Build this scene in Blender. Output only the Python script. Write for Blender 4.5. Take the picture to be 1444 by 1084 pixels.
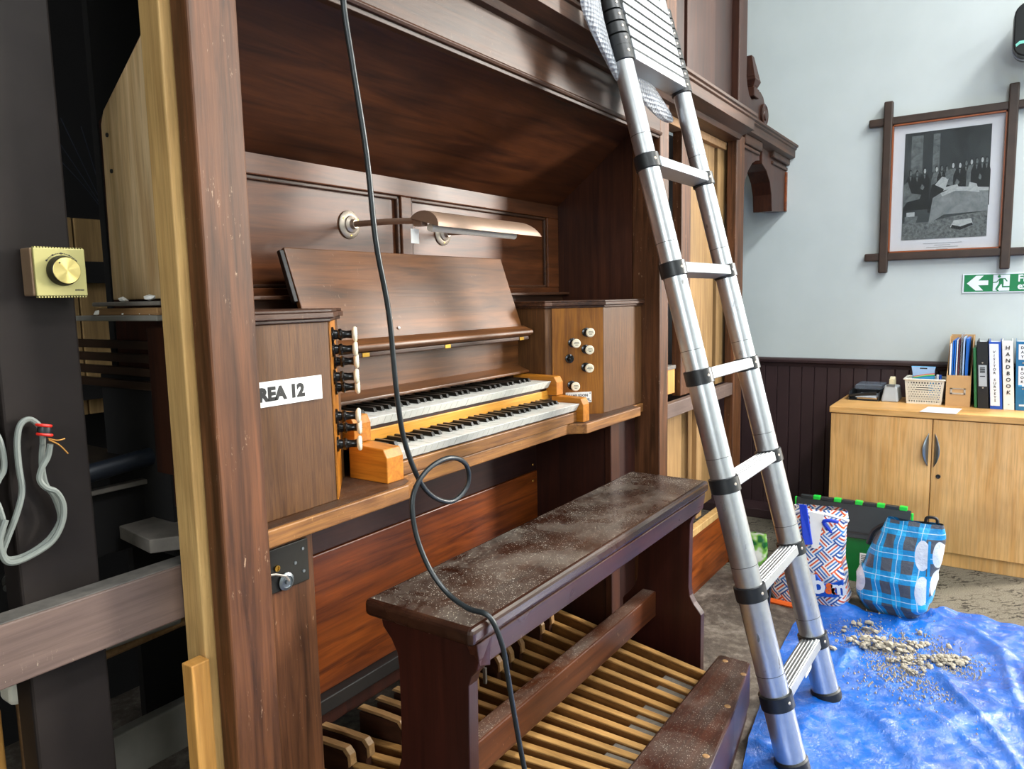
import bpy, bmesh, math, random
from mathutils import Vector, Matrix, Quaternion, noise
random.seed(7)
scene = bpy.context.scene
for o in list(bpy.data.objects): bpy.data.objects.remove(o)
COL = scene.collection
PI = math.pi

# ------------------------------------------------------------------ camera
yaw, pitch, roll = math.radians(34.201), math.radians(-6.7574), math.radians(-1.20056)
Fw = Vector((math.cos(yaw)*math.cos(pitch), math.sin(yaw)*math.cos(pitch), math.sin(pitch)))
Rt = Vector((math.sin(yaw), -math.cos(yaw), 0)); Up = Rt.cross(Fw)
R2 = math.cos(roll)*Rt + math.sin(roll)*Up; U2 = -math.sin(roll)*Rt + math.cos(roll)*Up
cam = bpy.data.cameras.new('camera'); cam.sensor_fit = 'HORIZONTAL'; cam.sensor_width = 36
cam.lens = 1039.855/1444*36; cam.clip_start = .02
camo = bpy.data.objects.new('camera', cam); COL.objects.link(camo)
mw = Matrix((R2, U2, -Fw)).transposed().to_4x4(); mw.translation = Vector((0, 0, 1.29))
camo.matrix_world = mw
scene.camera = camo

# ------------------------------------------------------------------ world, lights, exposure
wd = bpy.data.worlds.new('world'); scene.world = wd; wd.use_nodes = True
wd.node_tree.nodes['Background'].inputs[0].default_value = (.55, .68, .85, 1)
wd.node_tree.nodes['Background'].inputs[1].default_value = .25
scene.view_settings.view_transform = 'Standard'
try: scene.view_settings.look = 'None'
except Exception: pass
scene.view_settings.gamma = 1; scene.view_settings.use_curve_mapping = False
scene.view_settings.exposure = 0.0
def area(name, loc, target, sx, sy, power, col):
    l = bpy.data.lights.new(name, 'AREA'); l.shape = 'RECTANGLE'; l.size = sx; l.size_y = sy
    l.energy = power; l.color = col
    o = bpy.data.objects.new(name, l); COL.objects.link(o); o.location = loc
    o.rotation_euler = (Vector(target)-Vector(loc)).to_track_quat('-Z', 'Y').to_euler()
    return o
# daylight coming in through the tall window on the right side of the hall (out of frame)
area('daylight_tall_window', (6.3, -2.9, 2.55), (1.7, 1.3, 1.25), .8, 2.3, 640, (1, .95, .87))
# the hall's ceiling lights (out of frame); their housings are built further down
LAMPS = ((.6, -1.3), (2.9, -1.3), (1.7, -3.2))
for lx, ly in LAMPS: area('ceiling_tube_light', (lx, ly, 4.16), (lx, ly, 0), 1.5, .5, 95, (.95, .98, 1))
# fill light added on the left to brighten left-facing surfaces (out of frame)
area('added_left_fill', (-2.93, -1.3, 2.2), (2, .5, 1.2), 1.3, 1.5, 75, (.93, .97, 1))

# ------------------------------------------------------------------ materials
def lin(h):
    h = h.lstrip('#'); r = []
    for i in (0, 2, 4):
        c = int(h[i:i+2], 16)/255
        r.append(c/12.92 if c <= .04045 else ((c+.055)/1.055)**2.4)
    return (*r, 1)
class NT:
    def __init__(s, name):
        m = bpy.data.materials.new(name); m.use_nodes = True; s.m = m; s.t = m.node_tree
        s.b = s.t.nodes['Principled BSDF']
    def n(s, typ, **kw):
        nd = s.t.nodes.new('ShaderNode'+typ)
        for k, v in kw.items():
            if k.startswith('_'): nd.inputs[k[1:].replace('_', ' ')].default_value = v
            else: setattr(nd, k, v)
        return nd
    def l(s, a, b): s.t.links.new(a, b)
    def math(s, op, a, b=None, c=None):
        nd = s.n('Math', operation=op)
        for i, v in enumerate((a, b, c)):
            if v is None: continue
            if isinstance(v, (int, float)): nd.inputs[i].default_value = v
            else: s.l(v, nd.inputs[i])
        return nd.outputs[0]
    def mix(s, fac, a, b):
        nd = s.n('Mix', data_type='RGBA')
        for i, v in ((0, fac), (6, a), (7, b)):
            if isinstance(v, (int, float, tuple)): nd.inputs[i].default_value = v
            else: s.l(v, nd.inputs[i])
        return nd.outputs[2]
    def ramp(s, fac, stops):
        nd = s.n('ValToRGB'); cr = nd.color_ramp
        while len(cr.elements) < len(stops): cr.elements.new(.5)
        for e, (p, c) in zip(cr.elements, stops):
            e.position = p; e.color = c if isinstance(c, tuple) else (c, c, c, 1)
        s.l(fac, nd.inputs[0]); return nd.outputs[0]
    def coord(s, rnd=True):
        tc = s.n('TexCoord'); out = tc.outputs['Object']
        if rnd:
            oi = s.n('ObjectInfo'); va = s.n('VectorMath', operation='ADD')
            mu = s.math('MULTIPLY', oi.outputs['Random'], 37.0)
            s.l(out, va.inputs[0]); s.l(mu, va.inputs[1]); out = va.outputs[0]
        return out
    def noise(s, vec, scale, detail=4, rough=.55, dist=0, mapping=None):
        if mapping:
            mp = s.n('Mapping'); mp.inputs['Scale'].default_value = mapping; s.l(vec, mp.inputs[0]); vec = mp.outputs[0]
        nd = s.n('TexNoise'); nd.inputs['Scale'].default_value = scale; nd.inputs['Detail'].default_value = detail
        nd.inputs['Roughness'].default_value = rough; nd.inputs['Distortion'].default_value = dist
        s.l(vec, nd.inputs['Vector']); return nd.outputs['Fac']
    def bump(s, h, strength=.2, dist=.002):
        nd = s.n('Bump'); nd.inputs['Strength'].default_value = strength; nd.inputs['Distance'].default_value = dist
        s.l(h, nd.inputs['Height']); s.l(nd.outputs[0], s.b.inputs['Normal'])
    def set(s, **kw):
        for k, v in kw.items(): s.b.inputs[k.replace('_', ' ')].default_value = v
        return s

def wood(name, ca, cb, axis='x', rough=.38, sc=16, stretch=.07, bump=.12, dust=0, wear=0, spec=.35, coat=0, cc=None):
    t = NT(name); v = t.coord(); sc = sc*3
    mp = [sc]*3; mp['xyz'.index(axis)] = sc*stretch
    n1 = t.noise(v, 1, 6, .6, .9, tuple(mp))
    fine = [sc*6]*3; fine['xyz'.index(axis)] = sc*.25
    n2 = t.noise(v, 1, 3, .6, 0, tuple(fine))
    n3 = t.noise(v, 2.3, 3, .6, .3)
    col = t.ramp(n1, [(.32, lin(ca)), (.66, lin(cb))])
    big = t.ramp(n3, [(.3, .72), (.7, 1.12)])
    mu = t.n('Mix', data_type='RGBA', blend_type='MULTIPLY'); mu.inputs[0].default_value = 1
    t.l(col, mu.inputs[6]); t.l(big, mu.inputs[7]); col = mu.outputs[2]
    pore = t.ramp(n2, [(.35, .78), (.55, 1.0)])
    mu = t.n('Mix', data_type='RGBA', blend_type='MULTIPLY'); mu.inputs[0].default_value = .8
    t.l(col, mu.inputs[6]); t.l(pore, mu.inputs[7]); col = mu.outputs[2]
    rg = t.math('ADD', t.math('MULTIPLY', n3, .22), rough-.06)
    if wear:   # scuffs and chips of lighter wood
        w = t.noise(v, 110, 5, .75, 0, (1, 1, .3)); wf = t.ramp(w, [(.63, 0.), (.68, 1.)])
        w2 = t.ramp(t.noise(v, 7, 2), [(.46, 0.), (.58, 1.)])
        f = t.math('MULTIPLY', t.math('MULTIPLY', wf, w2), wear)
        col = t.mix(f, col, lin(cc or '#a88a70'))
    if dust:
        vo = t.n('TexVoronoi'); vo.inputs['Scale'].default_value = 300; t.l(v, vo.inputs['Vector'])
        cs_ = t.n('SeparateColor'); t.l(vo.outputs['Color'], cs_.inputs[0])
        d1 = t.math('LESS_THAN', vo.outputs['Distance'], t.math('MULTIPLY', t.math('POWER', cs_.outputs[0], 2.0), .40)); d2 = t.noise(v, 7, 4, .65, .5)
        sp_ = t.math('MULTIPLY', d1, t.ramp(d2, [(.32, .12), (.64, 1.)]))
        hz = t.math('MULTIPLY', t.ramp(d2, [(.40, 0.), (.85, 1.)]), .24)
        sx_ = t.n('SeparateXYZ'); t.l(t.n('NewGeometry').outputs['Normal'], sx_.inputs[0])
        f = t.math('MULTIPLY', t.math('MULTIPLY', t.math('MAXIMUM', sp_, hz), dust), t.math('GREATER_THAN', sx_.outputs['Z'], .97))
        col = t.mix(f, col, lin('#cfc6b6'))
        rg = t.math('ADD', rg, t.math('MULTIPLY', f, .35))
    t.l(col, t.b.inputs['Base Color']); t.l(rg, t.b.inputs['Roughness'])
    t.set(Specular_IOR_Level=spec, Coat_Weight=coat, Coat_Roughness=.2)
    t.bump(n2, bump, .001)
    return t.m
def plain(name, col, rough=.5, metal=0, var=.08, scale=25, bump=0, **kw):
    t = NT(name); v = t.coord(); c = lin(col) if isinstance(col, str) else col
    n = t.noise(v, scale, 4)
    a = tuple(x*(1-var) for x in c[:3])+(1,); b = tuple(min(1, x*(1+var)) for x in c[:3])+(1,)
    t.l(t.ramp(n, [(.3, a), (.7, b)]), t.b.inputs['Base Color'])
    t.set(Roughness=rough, Metallic=metal, **kw)
    if bump: t.bump(n, bump, .002)
    return t.m

M = {}
MAH, MAHL = '#341a13', '#5a2f20'
M['post'] = wood('mahogany_post', '#3c220f', '#704529', 'z', .40, 14, .06, wear=.8)
M['mah_x'] = wood('mahogany_horizontal', '#2e1a10', '#53331f', 'x', .40, 14, .06, wear=.3)
M['mah_z'] = wood('mahogany_vertical', '#2f1710', '#4a2819', 'z', .36, 13, .06)
M['cove'] = wood('mahogany_cove', '#2c1409', '#5c3116', 'x', .34, 7, .10)
M['backp'] = wood('mahogany_panel', '#43220d', '#74401f', 'x', .36, 9, .08, spec=.38)
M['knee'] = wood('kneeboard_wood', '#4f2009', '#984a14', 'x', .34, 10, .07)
M['kneetop'] = wood('kneeboard_shadowed', '#2c1611', '#402219', 'x', .4, 10, .07)  # darker than the lower board: the shelf's shadow is put into the colour
M['dark'] = wood('dark_stained_side', '#24100c', '#38190f', 'z', .42, 10, .07)
M['black'] = plain('black_stained', '#161210', .55)
M['oak'] = wood('oak_jamb', '#7a4716', '#a3671f', 'z', .38, 22, .06, bump=.3)
M['oakside'] = wood('oak_jamb_side', '#4a2c13', '#674322', 'z', .46, 48, .05, bump=.3)
M['oakx'] = wood('oak_shelf', '#6a4224', '#9c6a36', 'x', .40, 22, .06, bump=.3, wear=.5, cc='#c49355')
M['oaktop'] = wood('oak_shelf_top', '#3a2416', '#57361f', 'x', .42, 22, .06, dust=.25)
M['block'] = wood('key_block_wood', '#a5611a', '#c27c26', 'y', .30, 14, .08)
M['rail'] = wood('key_rail_wood', '#c8842a', '#dc9c3c', 'x', .32, 14, .06)
M['desk'] = wood('music_desk_wood', '#482b15', '#784a26', 'x', .32, 10, .07, wear=.4, spec=.45)
M['bench'] = wood('bench_wood', '#33170f', '#4a2417', 'x', .26, 10, .06, wear=.4, spec=.6)
M['benchz'] = wood('bench_end_wood', '#2c110c', '#401a12', 'z', .34, 10, .06)
M['benchtop'] = wood('bench_top_wood', '#241009', '#3a2015', 'x', .2, 10, .06, dust=1.0, spec=.6)
M['stretch'] = wood('stretcher_wood', '#3a1c12', '#5c3119', 'x', .3, 10, .06, dust=.8, wear=.9)
M['heel'] = wood('heel_board_wood', '#2e1710', '#472519', 'x', .30, 10, .06, dust=.55)
M['pedal'] = wood('pedal_wood', '#6a4320', '#8d5f30', 'y', .40, 16, .06)
M['pedaltop'] = wood('pedal_top_wood', '#a87a44', '#c79a5e', 'y', .38, 16, .06)
M['pedalsharp'] = wood('sharp_pedal_side', '#2c180f', '#432618', 'y', .40, 16, .06)
M['pedalcap'] = wood('sharp_pedal_cap', '#957047', '#b58e60', 'y', .38, 16, .06)
M['wedge'] = plain('grey_felt_wedge', '#6b6358', .9, var=.2, scale=90)
M['pale'] = wood('pale_pine', '#c39d6c', '#e4c496', 'z', .55, 13, .06, bump=.2)
M['pale2'] = wood('pale_pine_stud', '#b18a54', '#cfa86c', 'z', .55, 13, .06, bump=.2, wear=.3, cc='#7a5a30')
M['pine'] = wood('yellow_pine_offcut', '#b8803c', '#d59e55', 'z', .5, 10, .08)
M['ply'] = wood('tan_panel', '#8e6c42', '#ab8656', 'z', .55, 10, .06)
M['paint'] = plain('dark_painted_wood', '#241f1d', .5, var=.18, scale=9, bump=.1, Specular_IOR_Level=.12)
M['beam'] = wood('dusty_beam', '#5b4a44', '#6f5b52', 'x', .5, 10, .06, wear=.6, cc='#c9b79c')
M['beamtop'] = plain('dusty_beam_top', '#55514c', .7, var=.3, scale=40)
M['intdark'] = plain('organ_interior_shade', '#0e0b0a', .9)  # near-black: shade of the unlit case put into the colour of its inner parts
M['intwood'] = wood('organ_interior_boards', '#8a6d45', '#b08d5c', 'z', .7, 10, .06)
M['slat'] = wood('dark_slat', '#241811', '#3a281a', 'y', .45, 12, .06)
M['redplank'] = wood('red_brown_plank', '#1d0d07', '#41200f', 'z', .45, 12, .05)
M['greyplank'] = plain('dusty_grey_plank', '#716a62', .8, var=.2, scale=30, bump=.2)
M['plankend'] = wood('plank_end', '#8a6743', '#a47d52', 'y', .6)
M['greyboard'] = plain('grey_trunking', '#7d7a72', .6, var=.15, scale=12)
M['duct'] = plain('dark_blue_duct', '#1b212b', .45)
M['plaster'] = plain('plaster_rubble', '#a59c8c', .95, var=.2, scale=60, bump=.5)
M['ivory'] = plain('ivory_key', '#d9d8d0', .28, var=.05, scale=30)
M['ebony'] = plain('ebony_key', '#15130f', .30, var=.2)
M['knobivory'] = plain('ivory_knob', '#eadfc4', .3, var=.04)
M['inkdark'] = plain('dark_ink', '#2a2826', .7)
M['blackgloss'] = plain('black_turned_wood', '#0d0c0c', .22)
M['brass'] = plain('brass', '#b08a3e', .3, 1)
M['brasslamp'] = plain('bronzed_lamp_metal', '#8d7360', .45, .35, var=.05)
M['nickel'] = plain('pale_metal', '#c2b5a6', .42, .7, var=.05)
M['goldplate'] = plain('gold_anodised_plate', '#a39a62', .42, .35, var=.03)
M['goldside'] = plain('gold_side', '#8a7058', .4, .4)
def m_alu():
    t = NT('scuffed_aluminium'); v = t.coord()
    a = t.noise(v, 40, 4, .6, 0, (1, 1, .35)); b = t.noise(v, 5, 3, .6)
    f = t.math('MULTIPLY', t.ramp(a, [(.64, 0.), (.68, 1.)]), t.ramp(b, [(.48, 0.), (.6, 1.)]))
    n = t.noise(v, 60, 3)
    c = t.mix(t.math('MULTIPLY', f, .7), t.ramp(n, [(.3, lin('#bfc1c5')), (.7, lin('#c9cbcd'))]), lin('#4a4238'))
    t.l(c, t.b.inputs['Base Color']); t.l(t.math('ADD', t.math('MULTIPLY', f, .4), .3), t.b.inputs['Roughness']); t.set(Metallic=.9); return t.m
M['alu'] = m_alu()
M['rung'] = plain('bright_aluminium_rung', '#a9acae', .42, .85, var=.03)
M['plastic'] = plain('black_plastic', '#17191b', .38)
M['rubber'] = plain('black_rubber', '#101113', .5, var=.15)
M['white'] = plain('white_card', '#eceae4', .6, var=.02)
M['paper'] = plain('white_paper', '#e8ebf0', .6, var=.02)
M['lockplate'] = plain('blackened_iron_plate', '#25231f', .45, .5, var=.2, scale=14)
M['greycable'] = plain('grey_cable', '#70756f', .5, var=.05)
M['blackcable'] = plain('black_cable', '#1b2124', .35, var=.1)
M['red'] = plain('red_sleeve', '#c82418', .45)
M['copper'] = plain('copper_strand', '#c08a48', .35, .8)
M['beech'] = wood('beech_laminate', '#d49c58', '#e6b67a', 'z', .42, 7, .08, bump=.02)
M['beechtop'] = wood('beech_laminate_top', '#d49d58', '#e4b272', 'y', .38, 7, .08, bump=.02)
M['steel'] = plain('grey_metal_handle', '#8d9499', .3, .85)
M['wains'] = plain('brown_gloss_paint', '#3b2a2b', .38, var=.1, scale=8, bump=.05)
M['framewood'] = plain('dark_frame_wood', '#38281f', .45, var=.25, scale=14)
M['bead'] = plain('orange_bead', '#8e4a22', .4)
M['green'] = plain('exit_green', '#027a45', .45, var=.02)
M['signwhite'] = plain('sign_white', '#e6ebf2', .45, var=.02)
M['crate'] = plain('green_crate_plastic', '#0a6b2c', .38, var=.06)
M['lime'] = plain('bright_green_plastic', '#1fc63f', .38)
M['lid'] = plain('charcoal_crate_lid', '#23282a', .45, var=.08)
M['basket'] = plain('cream_plastic', '#e4e0d2', .45, var=.03)
M['grey'] = plain('light_grey_plastic', '#aeb4b9', .45, var=.03)
M['tape'] = plain('cream_tape', '#d9cdaa', .4)
M['smoke'] = NT('clear_grey_plastic').set(Base_Color=lin('#9aa6b5'), Roughness=.15, Transmission_Weight=.6, Alpha=.75).m
M['film'] = NT('clear_film').set(Base_Color=lin('#dfe6ee'), Roughness=.2, Transmission_Weight=.5, Alpha=.45).m
M['kraft'] = plain('kraft_board', '#c39a68', .6, var=.05)
M['folderblue'] = plain('blue_folder', '#1668c8', .35, var=.06)
M['deepblue'] = plain('royal_blue_binder', '#1450b8', .35)
M['teal'] = plain('teal_binder', '#1c6d9c', .4)
M['greenbook'] = plain('green_book_cloth', '#2f7a45', .5)
M['maroon'] = plain('maroon_card', '#5a2030', .6)
M['inkpack'] = plain('light_blue_pack', '#4aa6dc', .35, var=.15, scale=12)
M['inkpack2'] = plain('pale_blue_pack', '#a8c4e6', .35)
M['bagblue'] = plain('blue_bag_handle', '#1a3fc0', .35)
M['orange'] = plain('orange_print', '#e8641c', .5)
M['spk'] = plain('speaker_black', '#0e1214', .3)
M['teallogo'] = plain('teal_badge', '#7fd0c0', .3)
M['lampw'] = plain('lamp_inside_white', '#d8d2c4', .5)
M['ceil'] = plain('ceiling_paint', '#d8d8d2', .9, var=.02)

def m_dial():
    t = NT('brushed_brass_dial'); t.set(Base_Color=lin('#b5a468'), Metallic=.9, Roughness=.35, Anisotropic=.85)
    tg = t.n('Tangent', direction_type='RADIAL', axis='Y'); t.l(tg.outputs[0], t.b.inputs['Tangent']); return t.m
M['dialcap'] = m_dial()
def m_wall():
    t = NT('painted_plaster_wall'); v = t.coord(False)
    n = t.noise(v, 3, 4); n2 = t.noise(v, 160, 2)
    t.l(t.ramp(n, [(.3, lin('#c2cac9')), (.7, lin('#cad1d0'))]), t.b.inputs['Base Color'])
    t.set(Roughness=.6); t.bump(n2, .08, .002); return t.m
M['wall'] = m_wall()
def m_carpet():
    t = NT('leaf_pattern_carpet'); v = t.coord(False)
    w = t.n('TexWave', wave_type='BANDS', bands_direction='DIAGONAL'); w.inputs['Scale'].default_value = 14; w.inputs['Distortion'].default_value = 9
    w.inputs['Detail'].default_value = 3; w.inputs['Detail Scale'].default_value = 2.2; t.l(v, w.inputs['Vector'])
    m = t.ramp(t.noise(v, 9, 3), [(.42, 0.), (.6, 1.)])
    f = t.math('MULTIPLY', t.ramp(w.outputs['Fac'], [(.68, 0.), (.82, 1.)]), m)
    n = t.noise(v, 260, 3)
    base = t.ramp(n, [(.3, lin('#504a40')), (.7, lin('#7d7567'))])
    t.l(t.mix(t.math('MULTIPLY', f, .85), base, lin('#2a2520')), t.b.inputs['Base Color'])
    t.set(Roughness=.95, Specular_IOR_Level=.1); t.bump(n, .5, .004); return t.m
M['carpet'] = m_carpet()
def m_oldfloor():
    t = NT('dusty_old_floor'); v = t.coord(False)
    n1 = t.noise(v, 6, 6, .65, .6); n2 = t.noise(v, 300, 3); n3 = t.noise(v, 34, 4, .7)
    f = t.math('ADD', t.math('MULTIPLY', n1, .6), t.math('MULTIPLY', n3, .4))
    c = t.ramp(f, [(.35, lin('#332b25')), (.5, lin('#574c42')), (.66, lin('#857b70'))])
    s = t.ramp(n2, [(.66, 0.), (.72, 1.)])
    t.l(t.mix(t.math('MULTIPLY', s, .6), c, lin('#c9c0b2')), t.b.inputs['Base Color'])
    t.set(Roughness=.75); t.bump(n3, .3, .003); return t.m
M['oldfloor'] = m_oldfloor()
def m_tarp():
    t = NT('blue_woven_tarpaulin'); v = t.coord(False)
    n1 = t.noise(v, 5, 5, .6, .5); n2 = t.noise(v, 55, 4, .65); n3 = t.noise(v, 18, 4, .6, .6)
    c = t.ramp(n1, [(.3, lin('#0350aa')), (.7, lin('#0a68cc'))])
    dst = t.math('MULTIPLY', t.ramp(n3, [(.52, 0.), (.72, 1.)]), t.ramp(n1, [(.45, 0.), (.62, 1.)]))
    c = t.mix(t.math('MULTIPLY', dst, .3), c, lin('#b9b3a4'))
    t.l(c, t.b.inputs['Base Color']); t.set(Roughness=.24, Specular_IOR_Level=.9, Coat_Weight=.5, Coat_Roughness=.12)
    n4 = t.noise(v, 20, 6, .72, 1.0); n5 = t.math('ABSOLUTE', t.math('SUBTRACT', n4, .5))
    h = t.math('ADD', t.math('MULTIPLY', n2, .3), t.math('MULTIPLY', n5, -1.3))
    t.bump(h, .75, .010); return t.m
M['tarp'] = m_tarp()
def m_bubble():
    t = NT('bubble_wrap'); tc = t.n('TexCoord')
    vo = t.n('TexVoronoi'); vo.inputs['Scale'].default_value = 95; vo.inputs['Randomness'].default_value = .15
    t.l(tc.outputs['Object'], vo.inputs['Vector'])
    t.set(Base_Color=(.6, .63, .68, 1), Roughness=.18, Transmission_Weight=.3, Alpha=.75, Specular_IOR_Level=.8)
    t.bump(vo.outputs['Distance'], 1.0, .012); return t.m
M['bubble'] = m_bubble()
def m_weavebag():
    t = NT('basket_weave_print_bag'); tc = t.n('TexCoord'); sp = t.n('SeparateXYZ'); t.l(tc.outputs['Object'], sp.inputs[0])
    y, z = sp.outputs['Y'], sp.outputs['Z']; s = 1/.046
    u = t.math('MULTIPLY', t.math('ADD', y, z), .707*s); w = t.math('MULTIPLY', t.math('SUBTRACT', z, y), .707*s)
    u = t.math('ADD', u, 50); w = t.math('ADD', w, 50)
    par = t.math('MODULO', t.math('ADD', t.math('FLOOR', u), t.math('FLOOR', w)), 2)
    a = t.math('ADD', t.math('MULTIPLY', t.math('FRACT', u), par), t.math('MULTIPLY', t.math('FRACT', w), t.math('SUBTRACT', 1, par)))
    k = t.math('MULTIPLY', a, 4); st = t.math('LESS_THAN', t.math('FRACT', k), .5)
    idx = t.math('MODULO', t.math('ADD', t.math('FLOOR', k), t.math('FLOOR', u)), 3)
    c = t.mix(t.math('GREATER_THAN', idx, .5), lin('#d8531f'), lin('#2b4d8f'))
    c = t.mix(t.math('GREATER_THAN', idx, 1.5), c, lin('#3a76b8'))
    c = t.mix(st, lin('#e6e2de'), c)
    t.l(c, t.b.inputs['Base Color']); t.set(Roughness=.3)
    n = t.noise(tc.outputs['Object'], 22, 3); t.bump(n, .5, .01); return t.m
M['weave'] = m_weavebag()
def m_plaid():
    t = NT('blue_plaid_bag'); tc = t.n('TexCoord'); sp = t.n('SeparateXYZ'); t.l(tc.outputs['Object'], sp.inputs[0])
    x, y, z = sp.outputs['X'], sp.outputs['Y'], sp.outputs['Z']
    yy = t.math('ADD', t.math('MULTIPLY', t.math('ADD', y, t.math('MULTIPLY', x, .8)), 1/.072), 20.1); zz = t.math('ADD', t.math('MULTIPLY', z, 1/.094), 20.22)
    fy, fz = t.math('FRACT', yy), t.math('FRACT', zz)
    def band(f, a, b): return t.math('MULTIPLY', t.math('GREATER_THAN', f, a), t.math('LESS_THAN', f, b))
    g = t.math('MULTIPLY', band(fy, .24, .78), band(fz, .24, .80))
    wl = t.math('MAXIMUM', band(fy, -.1, .035), band(fz, -.1, .03))
    half = t.math('MAXIMUM', band(fy, .24, .78), band(fz, .24, .80))
    c = t.mix(half, lin('#2aaee4'), lin('#1c8cc4'))
    c = t.mix(g, c, lin('#53565c')); c = t.mix(t.math('MULTIPLY', wl, .8), c, lin('#cfe4ee'))
    def ell(cy, cz, ry, rz):
        a = t.math('DIVIDE', t.math('SUBTRACT', y, cy), ry); b = t.math('DIVIDE', t.math('SUBTRACT', z, cz), rz)
        return t.math('LESS_THAN', t.math('ADD', t.math('MULTIPLY', a, a), t.math('MULTIPLY', b, b)), 1)
    for cy, cz, ry, rz in ((-.085, .27, .026, .06), (-.138, .275, .02, .055), (-.088, .13, .024, .058), (-.135, .15, .022, .062), (.14, .13, .03, .05)):
        c = t.mix(ell(cy, cz, ry, rz), c, lin('#dde0e4'))
    c = t.mix(t.math('MULTIPLY', band(t.math('ADD', y, .5), .389, .398), t.math('LESS_THAN', z, .33)), c, lin('#1f93cc'))
    t.l(c, t.b.inputs['Base Color']); t.set(Roughness=.35)
    n = t.noise(tc.outputs['Object'], 24, 4, .6); t.bump(n, .6, .012); return t.m
M['plaid'] = m_plaid()
def m_greenbag():
    t = NT('green_printed_packet'); tc = t.n('TexCoord')
    n = t.noise(tc.outputs['Object'], 14, 2)
    c = t.ramp(n, [(.42, lin('#1d6b3a')), (.5, lin('#8fd05a')), (.56, lin('#e8ede4'))])
    t.l(c, t.b.inputs['Base Color']); t.set(Roughness=.25); return t.m
M['greenbag'] = m_greenbag()
def m_print(name, a, b, sc=10):
    t = NT(name); v = t.coord(False); n = t.noise(v, sc, 5, .65, .4)
    t.l(t.ramp(n, [(.3, lin(a)), (.7, lin(b))]), t.b.inputs['Base Color']); t.set(Roughness=.6); return t.m
M['pr_bg'] = m_print('engraving_background', '#22282a', '#464e50', 5)
M['pr_dark'] = m_print('engraving_dark', '#141819', '#24292a', 40)
M['pr_mid'] = m_print('engraving_mid', '#4a5152', '#7a8283', 40)
M['pr_light'] = m_print('engraving_light', '#a2a9aa', '#c6cccc', 60)
M['pr_cloth'] = m_print('engraving_cloth', '#6e7677', '#949b9c', 25)
M['pr_floor'] = m_print('engraving_floor', '#3e4546', '#848b8b', 70)
M['glass'] = NT('picture_glass').set(Base_Color=(.01, .01, .01, 1), Roughness=.03, Alpha=.10, Specular_IOR_Level=.6).m
t_ = NT('daylit_pane'); t_.set(Base_Color=(.8, .88, .95, 1), Emission_Color=(.8, .9, 1, 1), Emission_Strength=3); M['pane'] = t_.m

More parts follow.
